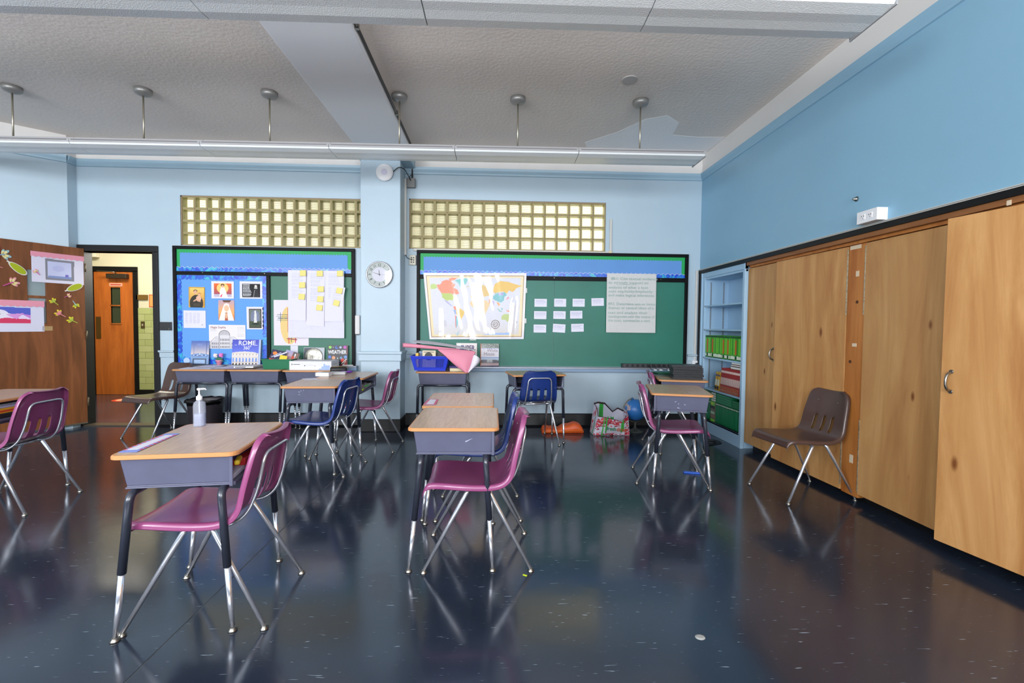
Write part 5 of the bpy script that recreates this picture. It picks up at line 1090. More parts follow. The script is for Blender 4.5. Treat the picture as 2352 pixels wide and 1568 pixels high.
# papers over the desk by the doorway
def flat_paper(label, x, y, z, w_, d_, rz, rgb=(220, 218, 230), lines=0, group=None, name='paper_sheet'):
    o = bx(name, pm('paper_%d_%d_%d' % rgb, rgb, .75), -w_ / 2, w_ / 2, -d_ / 2, d_ / 2, 0, .0015); o.location = (x, y, z); o.rotation_euler = (0, 0, R(rz)); tag(o, label, 'paper', group)
    if lines:
        m = MB()
        for k in range(lines): m.box(-w_ * .38, w_ * (.38 - .1 * (k % 3)), d_ * (.4 - .75 * k / lines) - .002, d_ * (.4 - .75 * k / lines) + .002, .0015, .0019)
        m.build('print_lines', pm('print_grey', (150, 150, 170), .7), o)
    return o
PG = 'loose papers on the desk by the doorway'
for i, (x, y, rz, lb) in enumerate(((-3.40, 5.33, 14, 'loose white paper at the doorway end of the papered desk'), (-3.22, 5.30, -8, 'loose white printed paper in the middle of the papered desk'), (-3.06, 5.36, 25, 'loose white paper turned askew towards the next desk'), (-2.90, 5.32, -4, 'lilac-tinted paper bridging the papered desk and the one with the green bin'), (-3.30, 5.46, 3, 'loose white paper at the back of the papered desk'))):
    flat_paper(lb, x, y, TZ + .001 + .002 * i, .215, .28, rz, (206, 196, 226) if i == 3 else (220, 218, 230), 9 if i in (1, 2) else 5, PG)
o = tag(bx('flat_magazine', pm('magazine_white', (214, 212, 212), .5), -.105, .105, -.13, .13, 0, .018, bev=.002), 'closed grey and white magazine lying beside the green bin', 'magazine'); o.location = (-2.815, 5.36, TZ + .012); o.rotation_euler = (0, 0, R(4)); bx('cover_print', pm('magazine_grey', (96, 98, 104), .5), -.09, .02, -.132, -.129, .004, .014, o)
# green bin with books
gb = thing('book_bin', 'green plastic bin full of books on the wall desks', 'bin', (-2.445, 5.37, TZ)); GB = pm('bin_green', (12, 104, 68), .4); m = MB(); th = .004
def tub(m, B, T, z0, z1, th=.004):
    """open tray: B and T half sizes at the bottom and the rim"""
    o_ = [(-B[0], -B[1], z0), (B[0], -B[1], z0), (B[0], B[1], z0), (-B[0], B[1], z0), (-T[0], -T[1], z1), (T[0], -T[1], z1), (T[0], T[1], z1), (-T[0], T[1], z1)]
    b2, t2 = (B[0] - th, B[1] - th), (T[0] - th, T[1] - th); i_ = [(-b2[0], -b2[1], z0 + th), (b2[0], -b2[1], z0 + th), (b2[0], b2[1], z0 + th), (-b2[0], b2[1], z0 + th), (-t2[0], -t2[1], z1), (t2[0], -t2[1], z1), (t2[0], t2[1], z1), (-t2[0], t2[1], z1)]
    m.add(o_ + i_, [(3, 2, 1, 0), (8, 9, 10, 11)] + [(i, (i + 1) % 4, 4 + (i + 1) % 4, 4 + i) for i in range(4)] + [(8 + (i + 1) % 4, 8 + i, 12 + i, 12 + (i + 1) % 4) for i in range(4)] + [(4 + i, 4 + (i + 1) % 4, 12 + (i + 1) % 4, 12 + i) for i in range(4)])
tub(m, (.150, .125), (.165, .14), 0, .112); m.build('tub', GB, gb, bev=.002)
m = MB(); 
for a in ((-.172, .172, -.147, -.139), (-.172, .172, .139, .147), (-.172, -.164, -.139, .139), (.164, .172, -.139, .139)): m.box(*a, .104, .114)
m.build('rim', GB, gb, bev=.003)
def lean_book(label, x, y, z, w_, h_, d, cv, tilt, ry, rz=0):
    t = thing('bin_book', label, 'book', (x, y, z)); t.rotation_euler = (R(-tilt), R(ry), R(rz)); sheet('cover', cv, w_, h_, GLOSS, t, .002, None, (0, -d, 0)); bx('pages', PAGE, -w_ / 2 + .002, w_ / 2 - .002, -d + .0005, 0, .002, h_ - .002, t); return t
c = Cv(40, 50, (40, 34, 70)); c.noise(30, 3); c.rect(0, 0, 1, .45, (196, 40, 44)); c.rect(0, .28, 1, .36, (226, 220, 220)); c.ell(.25, .8, .14, .1, (220, 130, 60)); c.line(.3, .6, .95, .98, .04, (210, 210, 226)); c.line(.1, .55, .6, .9, .02, (190, 190, 216))
lean_book('purple and red covered book leaning in the green bin', -2.50, 5.30, TZ + .01, .17, .205, .015, c, 20, 12)
c = Cv(40, 50, (170, 160, 186)); c.noise(22, 5); c.vgrad(0, .4, 1, 1, (200, 150, 140), (150, 150, 190)); c.rect(.7, .5, .95, .95, (190, 70, 50))
lean_book('lilac and orange covered book behind the yellow one in the green bin', -2.385, 5.34, TZ + .02, .12, .19, .012, c, 18, 14)
c = Cv(20, 20, (232, 196, 40)); c.rect(.1, .15, .9, .3, (214, 90, 40)); lean_book('small yellow book at the front of the green bin', -2.415, 5.275, TZ + .015, .08, .14, .01, c, 16, 10)
c = Cv(20, 30, (70, 58, 54)); c.rect(.3, .2, .5, .9, (220, 216, 212)); c.rect(.65, .1, .8, .95, (150, 90, 70)); lean_book('brown and white book at the outer end of the green bin', -2.325, 5.37, TZ + .02, .07, .165, .02, c, 10, 16)
# long white box with a puzzle print
wbx_ = thing('cardboard_box', 'long white cardboard box with a small arrow and pale blue puzzle print', 'box', (-2.045, 5.30, TZ)); bx('carton', pm('carton_white', (216, 214, 218), .5), -.232, .232, -.125, .13, 0, .098, wbx_, .002)
m = MB(); m.box(-.208, -.190, -.1265, -.125, .062, .0635, Matrix.Rotation(0, 4, 'Y')); m.prism([(-.210, .062), (-.200, .052), (-.196, .054), (-.204, .062), (-.196, .070), (-.200, .072)], -.1262, -.1248); m.box(-.188, -.115, -.1262, -.1248, .059, .064); m.lathe([(.006, 0), (.006, .0012)], 12, (-.062, -.1248, .048), RX); m.lathe([(.004, 0), (.004, .0012)], 10, (.05, -.1248, .046), RX); m.box(-.05, .04, -.1256, -.1248, .051, .052)
m.build('print_mark', INKB, wbx_); PB = pm('puzzle_blue', (156, 178, 218), .6)
m = MB(); m.prism([(.09, .002), (.10, .018), (.115, .014), (.125, .022), (.122, .04), (.138, .038), (.148, .048), (.142, .062), (.152, .072), (.163, .066), (.166, .052), (.182, .056), (.196, .046), (.2, .058), (.21, .05), (.222, .04), (.212, .03), (.21, .002)], -.1260, -.1248); m.build('puzzle_print', PB, wbx_)
bx('lid_line', pm('carton_line_grey', (150, 150, 154), .6), .2325, .2335, -.09, .05, .06, .064, wbx_)  # thin grey line on the end of the carton
# pencil case and pens, and the white box on the desk by the pillar
pc = thing('pencil_case', 'rounded black pencil case lying on the desk with pens', 'pencil case', (-1.64, 4.90, TZ + .001), 12); m = MB(); m.lathe([(.005, -.085), (.022, -.083), (.03, -.07), (.033, 0), (.03, .07), (.022, .083), (.005, .085)], 16, (0, 0, .033), Matrix.Rotation(R(90), 4, 'Y')); m.build('pouch', pm('pouch_black', (22, 20, 22), .5), pc); MB().tube([(-.075, -.016, .062), (0, -.018, .066), (.075, -.016, .062)], .0025, 6).build('zip', pm('zip_brass', (150, 120, 60), .4, .6), pc)
pn = [((-1.60, 4.845), 20, (226, 90, 60), 'orange and yellow pen beside the black pencil case', .12), ((-1.545, 4.88), 24, (110, 44, 160), 'fat purple marker beside the black pencil case', .11), ((-1.60, 4.80), 5, (226, 200, 60), 'thin yellow pen nearest to the white box', .10)]
for (x, y), rz, col, lb, ln in pn:
    t = thing('pen', lb, 'pen', (x, y, TZ + .001), rz); r_ = .011 if 'fat' in lb else .006; MB().lathe([(r_ * .6, -ln / 2), (r_, -ln / 2 + .006), (r_, ln / 2 - .02), (r_ * .5, ln / 2)], 10, (0, 0, r_), Matrix.Rotation(R(90), 4, 'Y')).build('barrel', pm('pen_%d_%d_%d' % col, col, .4), t); MB().lathe([(r_ * 1.12, -ln / 2), (r_ * 1.12, -ln / 2 + .035)], 10, (0, 0, r_ * 1.12), Matrix.Rotation(R(90), 4, 'Y')).build('cap', pm('pen_cap_%d' % col[0], tuple(min(255, q + 30) for q in col), .4), t)
o = tag(bx('small_box', pm('small_box_white', (226, 224, 230), .6), -.065, .065, -.05, .05, 0, .036, bev=.002), 'small white box on the corner of the desk with pens', 'box'); o.location = (-1.685, 4.60, TZ + .001); bx('top_label', pm('label_grey_green', (110, 124, 120), .6), -.02, .063, -.02, .048, .0355, .0368, o)
o = tag(bx('tissue_pack', pm('tissue_grey', (176, 176, 178), .7), -.07, .09, -.05, .06, 0, .028, bev=.006), 'grey paper packet lying behind the small white box', 'packet'); o.location = (-1.60, 4.725, TZ + .001); o.rotation_euler = (0, 0, R(10))
flat_paper('crumpled white paper at the wall end of the desk with the dark blue chair', -1.70, 4.30, TZ + .002, .12, .16, 30, (216, 210, 220)); x_, y_ = ondesk(3, .2, .1)
# ------------------------------------------------------- blue basket and the pink sheet
bk = thing('basket', 'blue plastic lattice basket of books on the desk under the wall map', 'basket', (-.705, 5.225, TZ)); BB = pm('basket_blue', (28, 52, 190), .35); m = MB(); W0_, D0_, W1_, D1_, H_ = .172, .11, .212, .135, .168
def P4(u, v, f):
    w_, d_ = W0_ + (W1_ - W0_) * v, D0_ + (D1_ - D0_) * v; z = .012 + (H_ - .012) * v
    return {0: (u * w_, -d_, z), 1: (w_, u * d_, z), 2: (-u * w_, d_, z), 3: (-w_, -u * d_, z)}[f]
for f in range(4):
    nb = 24 if f % 2 == 0 else 16
    for a, b in ((.0, .20), (.80, 1.)): m.add([P4(-1, a, f), P4(1, a, f), P4(1, b, f), P4(-1, b, f)], [(0, 1, 2, 3)])
    for a, b in ((-1, -.8), (.8, 1)): m.add([P4(a, .2, f), P4(b, .2, f), P4(b, .8, f), P4(a, .8, f)], [(0, 1, 2, 3)])
    for i in range(nb + 1): u = -.8 + 1.6 * i / nb; m.add([P4(u - .014, .2, f), P4(u + .014, .2, f), P4(u + .014, .8, f), P4(u - .014, .8, f)], [(0, 1, 2, 3)])
    for j in range(8): v = .2 + .6 * j / 7; m.add([P4(-.8, v - .012, f), P4(.8, v - .012, f), P4(.8, v + .012, f), P4(-.8, v + .012, f)], [(0, 1, 2, 3)])
o = m.build('lattice', BB, bk, recalc=False); md = o.modifiers.new('t', 'SOLIDIFY'); md.thickness = .003; md.offset = -1
bx('floor_plate', BB, -W0_, W0_, -D0_, D0_, .006, .013, bk); m = MB()
for a in ((-W1_ - .008, W1_ + .008, -D1_ - .008, -D1_ + .002), (-W1_ - .008, W1_ + .008, D1_ - .002, D1_ + .008), (-W1_ - .008, -W1_ + .002, -D1_, D1_), (W1_ - .002, W1_ + .008, -D1_, D1_)): m.box(*a, H_ - .006, H_ + .004)
m.build('rim', BB, bk, bev=.003)
for i, (x, y, w_, h_, d_, col, rz, lb) in enumerate(((-.72, 5.165, .15, .215, .03, (214, 200, 170), 0, 'cream book standing at the front of the blue basket'), (-.85, 5.18, .03, .185, .12, (226, 180, 60), 0, 'yellow-spined book at the doorway end of the blue basket'), (-.78, 5.24, .13, .20, .02, (130, 150, 190), 4, 'blue grey book in the middle of the blue basket'), (-.60, 5.20, .14, .19, .025, (50, 46, 50), -6, 'black book near the outer end of the blue basket'), (-.58, 5.27, .10, .185, .03, (206, 206, 214), 5, 'pale grey book at the back of the blue basket'))):
    t = thing('basket_book', lb, 'book', (x, y, TZ + .015), rz); bx('cover', pm('bk_%d_%d_%d' % col, col, .5), -w_ / 2, w_ / 2, -d_ / 2, d_ / 2, 0, h_, t, .002); bx('pages', PAGE, -w_ / 2 + .003, w_ / 2 - .003, -d_ / 2 + .003, d_ / 2 - .003, h_ - .002, h_ + .0006, t)
    if i == 0: bx('title_bar', BLACKP, -.06, .055, -d_ / 2 - .001, -d_ / 2, h_ - .022, h_ - .016, t); MB().lathe([(.045, 0), (.045, .0012)], 24, (-.005, -d_ / 2, .15), RX).build('cover_disc', pm('cover_disc', (50, 44, 40), .5), t)
o = tag(bx('sticky_pad', pm('pad_cream', (216, 206, 172), .7), -.085, .085, -.05, .05, 0, .03, bev=.002), 'cream block of note paper beside the blue basket', 'note pad'); o.location = (-.40, 5.19, TZ + .001)
o = tag(bx('purple_folder', pm('folder_purple', (46, 30, 120), .5), -.09, .09, -.09, .09, 0, .05, bev=.004), 'dark purple folder between the blue basket and the hanging pink sheet', 'folder'); o.location = (-.41, 5.30, TZ + .001)
# pink sheet: rolled along the front, lying over the basket, one corner hanging down
pk = thing('pink_paper', 'big rolled pink paper sheet draped over the blue basket', 'paper sheet', (0, 0, 0)); PNK = pm('sheet_pink', (222, 138, 160), .65, noise=.03, nscale=3); GRY = pm('sheet_back_grey', (222, 218, 228), .65)
def loft(rows, name, mats, par, th=.002, sub=1):
    k = len(rows[0]); m = MB(); m.add([p for r in rows for p in r], [(i * k + j, i * k + j + 1, (i + 1) * k + j + 1, (i + 1) * k + j) for i in range(len(rows) - 1) for j in range(k - 1)], True)
    o = m.build(name, mats, par, recalc=False); md = o.modifiers.new('t', 'SOLIDIFY'); md.thickness = th; md.offset = 0
    if sub: md = o.modifiers.new('s', 'SUBSURF'); md.levels = sub; md.render_levels = sub
    return o
rows = []
for t_, x, z, r_ in ((0, -1.008, 1.037, .025), (.25, -.85, 1.026, .022), (.5, -.69, 1.012, .018), (.75, -.52, .996, .016), (1., -.36, .985, .014)):
    rows.append([(x, 5.10 - r_ * math.sin(a) + (.02 if a > 5 else 0), z + r_ * math.cos(a)) for a in np.linspace(-.9, 5.6, 12)])
loft(rows, 'rolled_edge', PNK, pk)
loft([[(-.93, 5.12, 1.062), (-.76, 5.10, 1.056), (-.57, 5.10, 1.034), (-.405, 5.09, 1.012), (-.176, 5.08, .975)], [(-.93, 5.25, 1.075), (-.76, 5.25, 1.066), (-.57, 5.25, 1.040), (-.40, 5.24, 1.016), (-.18, 5.2, .985)], [(-.92, 5.40, 1.085), (-.75, 5.42, 1.074), (-.56, 5.42, 1.046), (-.42, 5.38, 1.024), (-.22, 5.3, .99)]], 'top_sheet', GRY, pk)
loft([[(-.66, 5.085, 1.004), (-.52, 5.08, 1.002), (-.38, 5.075, .998), (-.27, 5.07, .99), (-.176, 5.07, .972)], [(-.575, 5.05, .962), (-.48, 5.03, .955), (-.37, 5.02, .95), (-.27, 5.03, .95), (-.20, 5.06, .95)], [(-.49, 5.04, .880), (-.42, 5.01, .872), (-.34, 5.0, .87), (-.27, 5.01, .875), (-.228, 5.05, .88)], [(-.40, 5.03, .80), (-.36, 5.0, .797), (-.32, 4.99, .795), (-.28, 5.0, .797), (-.25, 5.03, .80)], [(-.30, 5.02, .738), (-.295, 5.0, .736), (-.29, 4.99, .735), (-.282, 5.0, .735), (-.275, 5.01, .736)]], 'hanging_corner', PNK, pk)
loft([[(-.219, 5.06, .955), (-.18, 5.02, .935), (-.145, 5.04, .905), (-.138, 5.10, .885)], [(-.235, 5.05, .88), (-.19, 5.0, .865), (-.15, 5.02, .85), (-.145, 5.09, .84)], [(-.255, 5.03, .80), (-.23, 4.99, .798), (-.205, 5.0, .80), (-.20, 5.05, .80)], [(-.28, 5.01, .738), (-.275, 4.99, .739), (-.27, 4.995, .742), (-.262, 5.01, .748)]], 'curled_edge', GRY, pk)
# books on the long tray
c = Cv(60, 60, (220, 210, 208)); c.ell(.14, .84, .14, .14, (236, 238, 244)); c.ell(.3, .78, .12, .12, (120, 150, 190)); c.rect(0, 0, 1, .3, (60, 90, 150)); c.noise(4); sp_ = cover_book('white book with the word SUPER half hidden behind the pink sheet', -.326, ty, .757, .255, .285, .02, c)
text('lettering', 'SUPER', .088, (.012, -.0225, .195), pm('title_purple', (58, 34, 96), .5), sp_, 'CENTER', .72, .002)
c = Cv(56, 70, (216, 212, 220)); c.vgrad(0, .8, 1, 1, (120, 124, 120), (110, 120, 110)); c.noise(0); rg = np.random.RandomState(4); mk = (c.V > .79); c.c[mk] += rg.randn(mk.sum(), 1) * 34; c.rect(0, .765, 1, .79, (104, 140, 200)); c.rect(0, .37, 1, .40, (104, 140, 200)); c.vgrad(0, .25, 1, .37, (150, 166, 190), (190, 204, 224)); c.poly([(0, .12), (1, .12), (1, .26), (.8, .29), (.6, .27), (.2, .29), (0, .27)], (76, 76, 84)); c.rect(.35, .17, .66, .27, (170, 170, 172)); c.poly([(.33, .27), (.68, .27), (.5, .32)], (180, 180, 182)); c.rect(0, .03, 1, .14, (170, 140, 140)); c.rect(0, 0, 1, .04, (60, 50, 90)); c.rect(0, 0, .03, 1, (190, 100, 60))
for k in range(5): c.rect(.37 + k * .06, .17, .39 + k * .06, .26, (110, 110, 116))
wh = cover_book('white and blue book titled with two words above a columned mansion photo', -.042, ty, .757, .226, .282, .018, c, 5)
text('lettering', 'White', .062, (.035, -.0205, .178), pm('title_mauve', (120, 96, 112), .5), wh, 'CENTER', .86); text('lettering', 'House', .062, (-.005, -.0205, .135), pm('title_mauve'), wh, 'CENTER', .82); text('lettering', 'The', .018, (-.085, -.0205, .2), pm('title_mauve'), wh)
# laptops
for i in range(6):
    x_, y_ = ondesk(11, .10, .055); t = thing('laptop', ('lowest black laptop of the stack', 'second black laptop from the bottom of the stack', 'third black laptop from the bottom of the stack', 'fourth black laptop from the bottom of the stack', 'fifth black laptop, right under the top one', 'topmost black laptop of the stack, with a glint on its corner')[i], 'laptop', (x_ + (-.004, .002, -.002, -.006, -.003, -.012)[i], y_ + (.004, 0, .003, -.003, .002, 0)[i], TZ + .001 + .0235 * i), -12 + (0, 1, -1, 1.5, 0, -2)[i], 'black laptops stacked on the desk')
    bx('base', pm('laptop_black', (30, 31, 36), .45), -.145, .145, -.105, .105, .001, .012, t, .003); bx('lid', pm('laptop_lid', (40, 42, 48), .4), -.145, .145, -.105, .105, .013, .0225, t, .003)
    m = MB()
    for k in range(2): m.box(-.1 + k * .16, -.07 + k * .16, -.1055, -.1045, .004, .009)
    m.build('port', BLACKP, t)
for i, (lx, ly, rz, lb, col) in enumerate(((-.13, -.10, -8, 'dark green tablet computer lying alone behind the laptop stack, lower of two', (22, 70, 58)), (-.15, -.08, 6, 'dark green tablet computer lying askew on another behind the laptop stack', (26, 88, 68)))):
    x_, y_ = ondesk(11, lx, ly); t = thing('tablet', lb, 'tablet', (x_ - .03, y_ + .02, TZ + .001 + .017 * i), rz); bx('shell', pm('tablet_%d' % i, col, .45), -.12, .12, -.085, .085, 0, .015, t, .003); bx('edge', BLACKP, -.121, .121, -.086, -.084, .004, .010, t)

# ------------------------------------------------------- on the loose desks
def nametag(label, pts, rim, n):
    t = thing('name_strip', label, 'name tag', (0, 0, TZ + .0012)); cx = sum(p[0] for p in pts) / 4; cy = sum(p[1] for p in pts) / 4
    t.location = (cx, cy, TZ + .0012); q = [(p[0] - cx, p[1] - cy) for p in pts]; MB().prism(q, 0, .0012, 'z').build('strip', pm('tag_rim_%d_%d_%d' % rim, rim, .5), t); MB().prism([(a * .6, b * .8) for a, b in q], .001, .0016, 'z').build('label', pm('tag_white', (216, 216, 228), .5), t)
    m = MB()
    for k in range(n):
        s = k / (n - 1); 
        for e in (0, 1):
            A = Vector(q[0 if e == 0 else 1]).lerp(Vector(q[3 if e == 0 else 2]), .06 + .88 * s) * .86; m.lathe([(.0075, .001), (.0075, .0017)], 8, (A.x, A.y, 0))
    m.build('dot_print', pm('tag_dot_red', (206, 64, 84), .5), t)
nametag('name strip with red and blue dots along the edge of the nearest desk', [(-1.492, 1.862), (-1.424, 1.868), (-1.466, 2.18), (-1.526, 2.172)], (120, 140, 214), 9)
nametag('name tag with a pink and purple edge on the desk behind the scratched one', [(-.452, 2.97), (-.37, 2.965), (-.378, 3.18), (-.448, 3.20)], (176, 110, 150), 6)
sb = thing('pump_bottle', 'clear pump bottle of hand gel on the nearest desk', 'bottle', (-1.478, 2.345, TZ + .0005), 20)
def clear(name, col, rough=.08, ior=1.3, tr=1.):
    m, nt, b = nm(name); b.inputs['Base Color'].default_value = L4(col); b.inputs['Roughness'].default_value = rough; L = nt.links.new; N = nt.nodes.new
    t_ = N('ShaderNodeBsdfTransparent'); t_.inputs[0].default_value = L4(col); mx = N('ShaderNodeMixShader'); mx.inputs[0].default_value = 1 - tr; L(t_.outputs[0], mx.inputs[1]); L(b.outputs[0], mx.inputs[2]); L(mx.outputs[0], nt.nodes['Material Output'].inputs['Surface']); return m
def sq_lathe(prof, nn=24, p=3.2):
    m = MB(); vs = []
    for r_, z in prof:
        for j in range(nn): a = 2 * math.pi * j / nn; k = r_ / (abs(math.cos(a)) ** p + abs(math.sin(a)) ** p) ** (1 / p); vs.append((k * math.cos(a), k * math.sin(a), z))
    m.add(vs, [(i * nn + j, i * nn + (j + 1) % nn, (i + 1) * nn + (j + 1) % nn, (i + 1) * nn + j) for i in range(len(prof) - 1) for j in range(nn)], True); n0 = (len(prof) - 1) * nn; m.add(vs[:nn], [tuple(reversed(range(nn)))]); m.add(vs[n0:], [tuple(range(nn))]); return m
sq_lathe([(.024, 0), (.026, .004), (.026, .105), (.024, .118), (.012, .130), (.010, .136)]).build('bottle', clear('bottle_clear', (232, 236, 246), .06, 1.15, .78), sb)
sq_lathe([(.0225, .004), (.0235, .008), (.0235, .062), (.0225, .064)]).build('gel', clear('gel_clear', (226, 230, 242), .05, 1.25, .72), sb); PMP = pm('pump_white', (226, 226, 234), .4)
MB().lathe([(.0125, .132), (.0135, .134), (.0135, .150), (.009, .152), (.006, .158), (.004, .16), (.004, .180), (.010, .182), (.010, .190), (.002, .192)], 16).build('pump', PMP, sb); MB().tube([(-.008, 0, .187), (.026, 0, .187), (.030, 0, .181)], [.005, .0038, .003], 8).build('nozzle', PMP, sb); MB().tube([(0, 0, .132), (.002, 0, .012)], .0035, 8).build('dip_tube', pm('dip_tube', (206, 208, 222), .4), sb)
m = MB()
for i, (lx, ly, sx_) in enumerate(((.0, 0, 1),)): pass
# scratches are wear on two desk boxes: thin scuffed marks
def scuff(i, marks):
    src = bpy.data.objects['student_desk' if i == 0 else 'student_desk.%03d' % i]; 
    par = [ch for ch in src.children if ch.name.startswith('book_box')][0]; m = MB()
    for y0, z0, y1, z1, w_ in marks:
        def X_(z): return -(.252 + .016 * (z - .612) / .116) - .0006
        dx, dz = y1 - y0, z1 - z0; L_ = math.hypot(dx, dz); nx, nz = -dz / L_ * w_, dx / L_ * w_
        m.add([(X_(z0 + nz), y0 + nx, z0 + nz), (X_(z1), y1, z1), (X_(z0 - nz), y0 - nx, z0 - nz)], [(0, 1, 2)])
    o = m.build('scratch', SCR, par, recalc=False)
scuff(1, [(-.060, .668, -.10, .688, .003)])
scuff(3, [(.085, .70, .08, .685, .003), (.07, .71, .065, .695, .002), (.05, .715, .045, .70, .002), (.09, .675, .07, .668, .002)])
for i, mk in ((10, [(-.04, .678, -.055, .682, .004), (-.07, .668, -.062, .655, .005), (-.11, .66, -.125, .655, .004), (-.06, .632, -.085, .627, .004)]),):
    src = bpy.data.objects['student_desk.%03d' % i]; par = [ch for ch in src.children if ch.name.startswith('book_box')][0]; m = MB()
    for y0, z0, y1, z1, w_ in mk:
        X_ = lambda z: (.252 + .016 * (z - .612) / .116) + .0006
        m.add([(X_(z0 + w_), -y0 - .09, z0 + w_), (X_(z1), -y1 - .09, z1), (X_(z0 - w_), -y0 - .09, z0 - w_)], [(2, 1, 0)])
    m.build('scratch', SCR, par, recalc=False)
# things inside the open boxes
def inside(i, name, label, cat, lx0, lx1, ly0, ly1, z0, z1, mat, rz=0, bev=.003):
    cx, cy = (lx0 + lx1) / 2, (ly0 + ly1) / 2; x_, y_ = ondesk(i, cx, cy); o = bx(name, mat, -(lx1 - lx0) / 2, (lx1 - lx0) / 2, -(ly1 - ly0) / 2, (ly1 - ly0) / 2, 0, z1 - z0, bev=bev); o.location = (x_, y_, z0); o.rotation_euler = (0, 0, R(DESKS[i][2] + rz)); return tag(o, label, cat)
ZB_ = .613
inside(0, 'notebook', 'white notebook inside the box of the nearest desk', 'notebook', -.235, -.03, -.185, .02, ZB_, ZB_ + .02, pm('nb_white', (206, 206, 222), .6), 4); inside(0, 'pencil_pouch', 'dark blue pouch inside the box of the nearest desk', 'pouch', -.22, .06, -.17, -.03, ZB_ + .06, ZB_ + .10, pm('pouch_navy', (30, 38, 96), .6), 0, .015)
inside(0, 'glue_stick', 'yellow glue stick inside the box of the nearest desk', 'glue stick', -.20, -.11, -.195, -.172, ZB_ + .05, ZB_ + .072, pm('glue_yellow', (222, 186, 40), .5), 15, .008); inside(0, 'red_case', 'red case behind the glue stick in the box of the nearest desk', 'case', -.10, .06, -.19, -.10, ZB_ + .021, ZB_ + .055, pm('case_red', (180, 34, 36), .5)); inside(0, 'loose_sheets', 'stack of loose white sheets deep in the box of the nearest desk', 'papers', .0, .235, -.18, .15, ZB_, ZB_ + .018, WHITE, -3, .001)
inside(3, 'loose_sheets', 'white sheets inside the box of the desk with the dark blue turned chair', 'papers', -.22, .1, -.18, .12, ZB_, ZB_ + .03, WHITE, 3, .001); inside(3, 'pink_notebook', 'pink notebook inside the box of the desk with the dark blue turned chair', 'notebook', -.2, .05, -.19, .0, ZB_ + .031, ZB_ + .042, pm('nb_pink', (196, 50, 100), .6), -4)
for k, (a, b, z, h_, col, lb) in enumerate(((-.2, .22, 0, .022, (150, 150, 154), 'grey folder lowest in the stuffed box of the pencil-case desk'), (-.16, .10, .023, .014, (196, 192, 186), 'pale notebook in the middle of the stuffed box of the pencil-case desk'), (-.21, .0, .038, .02, (120, 116, 120), 'dark grey book high in the stuffed box of the pencil-case desk'), (.06, .24, .023, .02, (44, 44, 50), 'black case at the pillar end of the stuffed box of the pencil-case desk'))):
    inside(4, 'stuffed_book', lb, 'book', a, b, -.19, .05, ZB_ + z, ZB_ + z + h_, pm('sb_%d_%d_%d' % col, col, .6), (3, -5, 8, 2)[k])
inside(4, 'marker_pen', 'bright green marker in the stuffed box of the pencil-case desk', 'marker', -.10, .04, -.2, -.186, ZB_ + .024, ZB_ + .036, pm('marker_green', (70, 210, 60), .4), 3); inside(4, 'highlighter', 'lime highlighter at the mouth of the stuffed box of the pencil-case desk', 'highlighter', -.215, -.15, -.203, -.186, ZB_ + .001, ZB_ + .018, pm('highlighter_lime', (190, 210, 40), .4), 8)
for k, (a, b, z, h_, col, lb, nm_) in enumerate(((-.24, .0, 0, .03, (32, 32, 36), 'black book lowest in the box of the desk by the open door', 'black_book'), (-.24, -.02, .031, .034, (226, 172, 30), 'yellow book with red print in the box of the desk by the open door', 'yellow_book'), (-.24, .10, .066, .014, (176, 178, 206), 'lilac grey notebook above the yellow book in the desk by the open door', 'notebook'), (-.24, -.08, .081, .012, (150, 160, 166), 'grey slim notebook on top in the desk by the open door', 'notebook'))):
    o = inside(12, nm_, lb, 'book', a, b, -.185, .06, ZB_ + z, ZB_ + z + h_, pm('db_%d_%d_%d' % col, col, .5), (0, 2, -2, 3)[k])
    if k == 1: bx('print_line', pm('print_red', (206, 70, 30), .5), -.09, .05, -.1235, -.122, .008, .022, o)

# ------------------------------------------------------- on the floor
tc_ = thing('waste_bin', 'round-cornered dark waste bin with a black liner under the wall desks', 'waste bin', (-3.29, 5.33, 0)); sq_lathe([(.125, 0), (.13, .006), (.165, .365), (.172, .372), (.176, .372), (.176, .384), (.168, .386), (.160, .37), (.128, .05)], 28, 2.8).build('tub', pm('bin_grey', (58, 52, 58), .45), tc_)
rg = random.Random(3); m = MB(); n_ = 28; vs = []
for r_, z in ((.163, .335), (.171, .389), (.180, .392), (.182, .365)):
    for j in range(n_): a = 2 * math.pi * j / n_; k = (r_ + rg.uniform(-.002, .004)) / (abs(math.cos(a)) ** 2.8 + abs(math.sin(a)) ** 2.8) ** (1 / 2.8); vs.append((k * math.cos(a), k * math.sin(a), z + rg.uniform(-.006, .006)))
m.add(vs, [(i * n_ + j, i * n_ + (j + 1) % n_, (i + 1) * n_ + (j + 1) % n_, (i + 1) * n_ + j) for i in range(3) for j in range(n_)], True); o = m.build('liner', pm('liner_black', (14, 14, 15), .25), tc_, recalc=False); o.modifiers.new('t', 'SOLIDIFY').thickness = .002
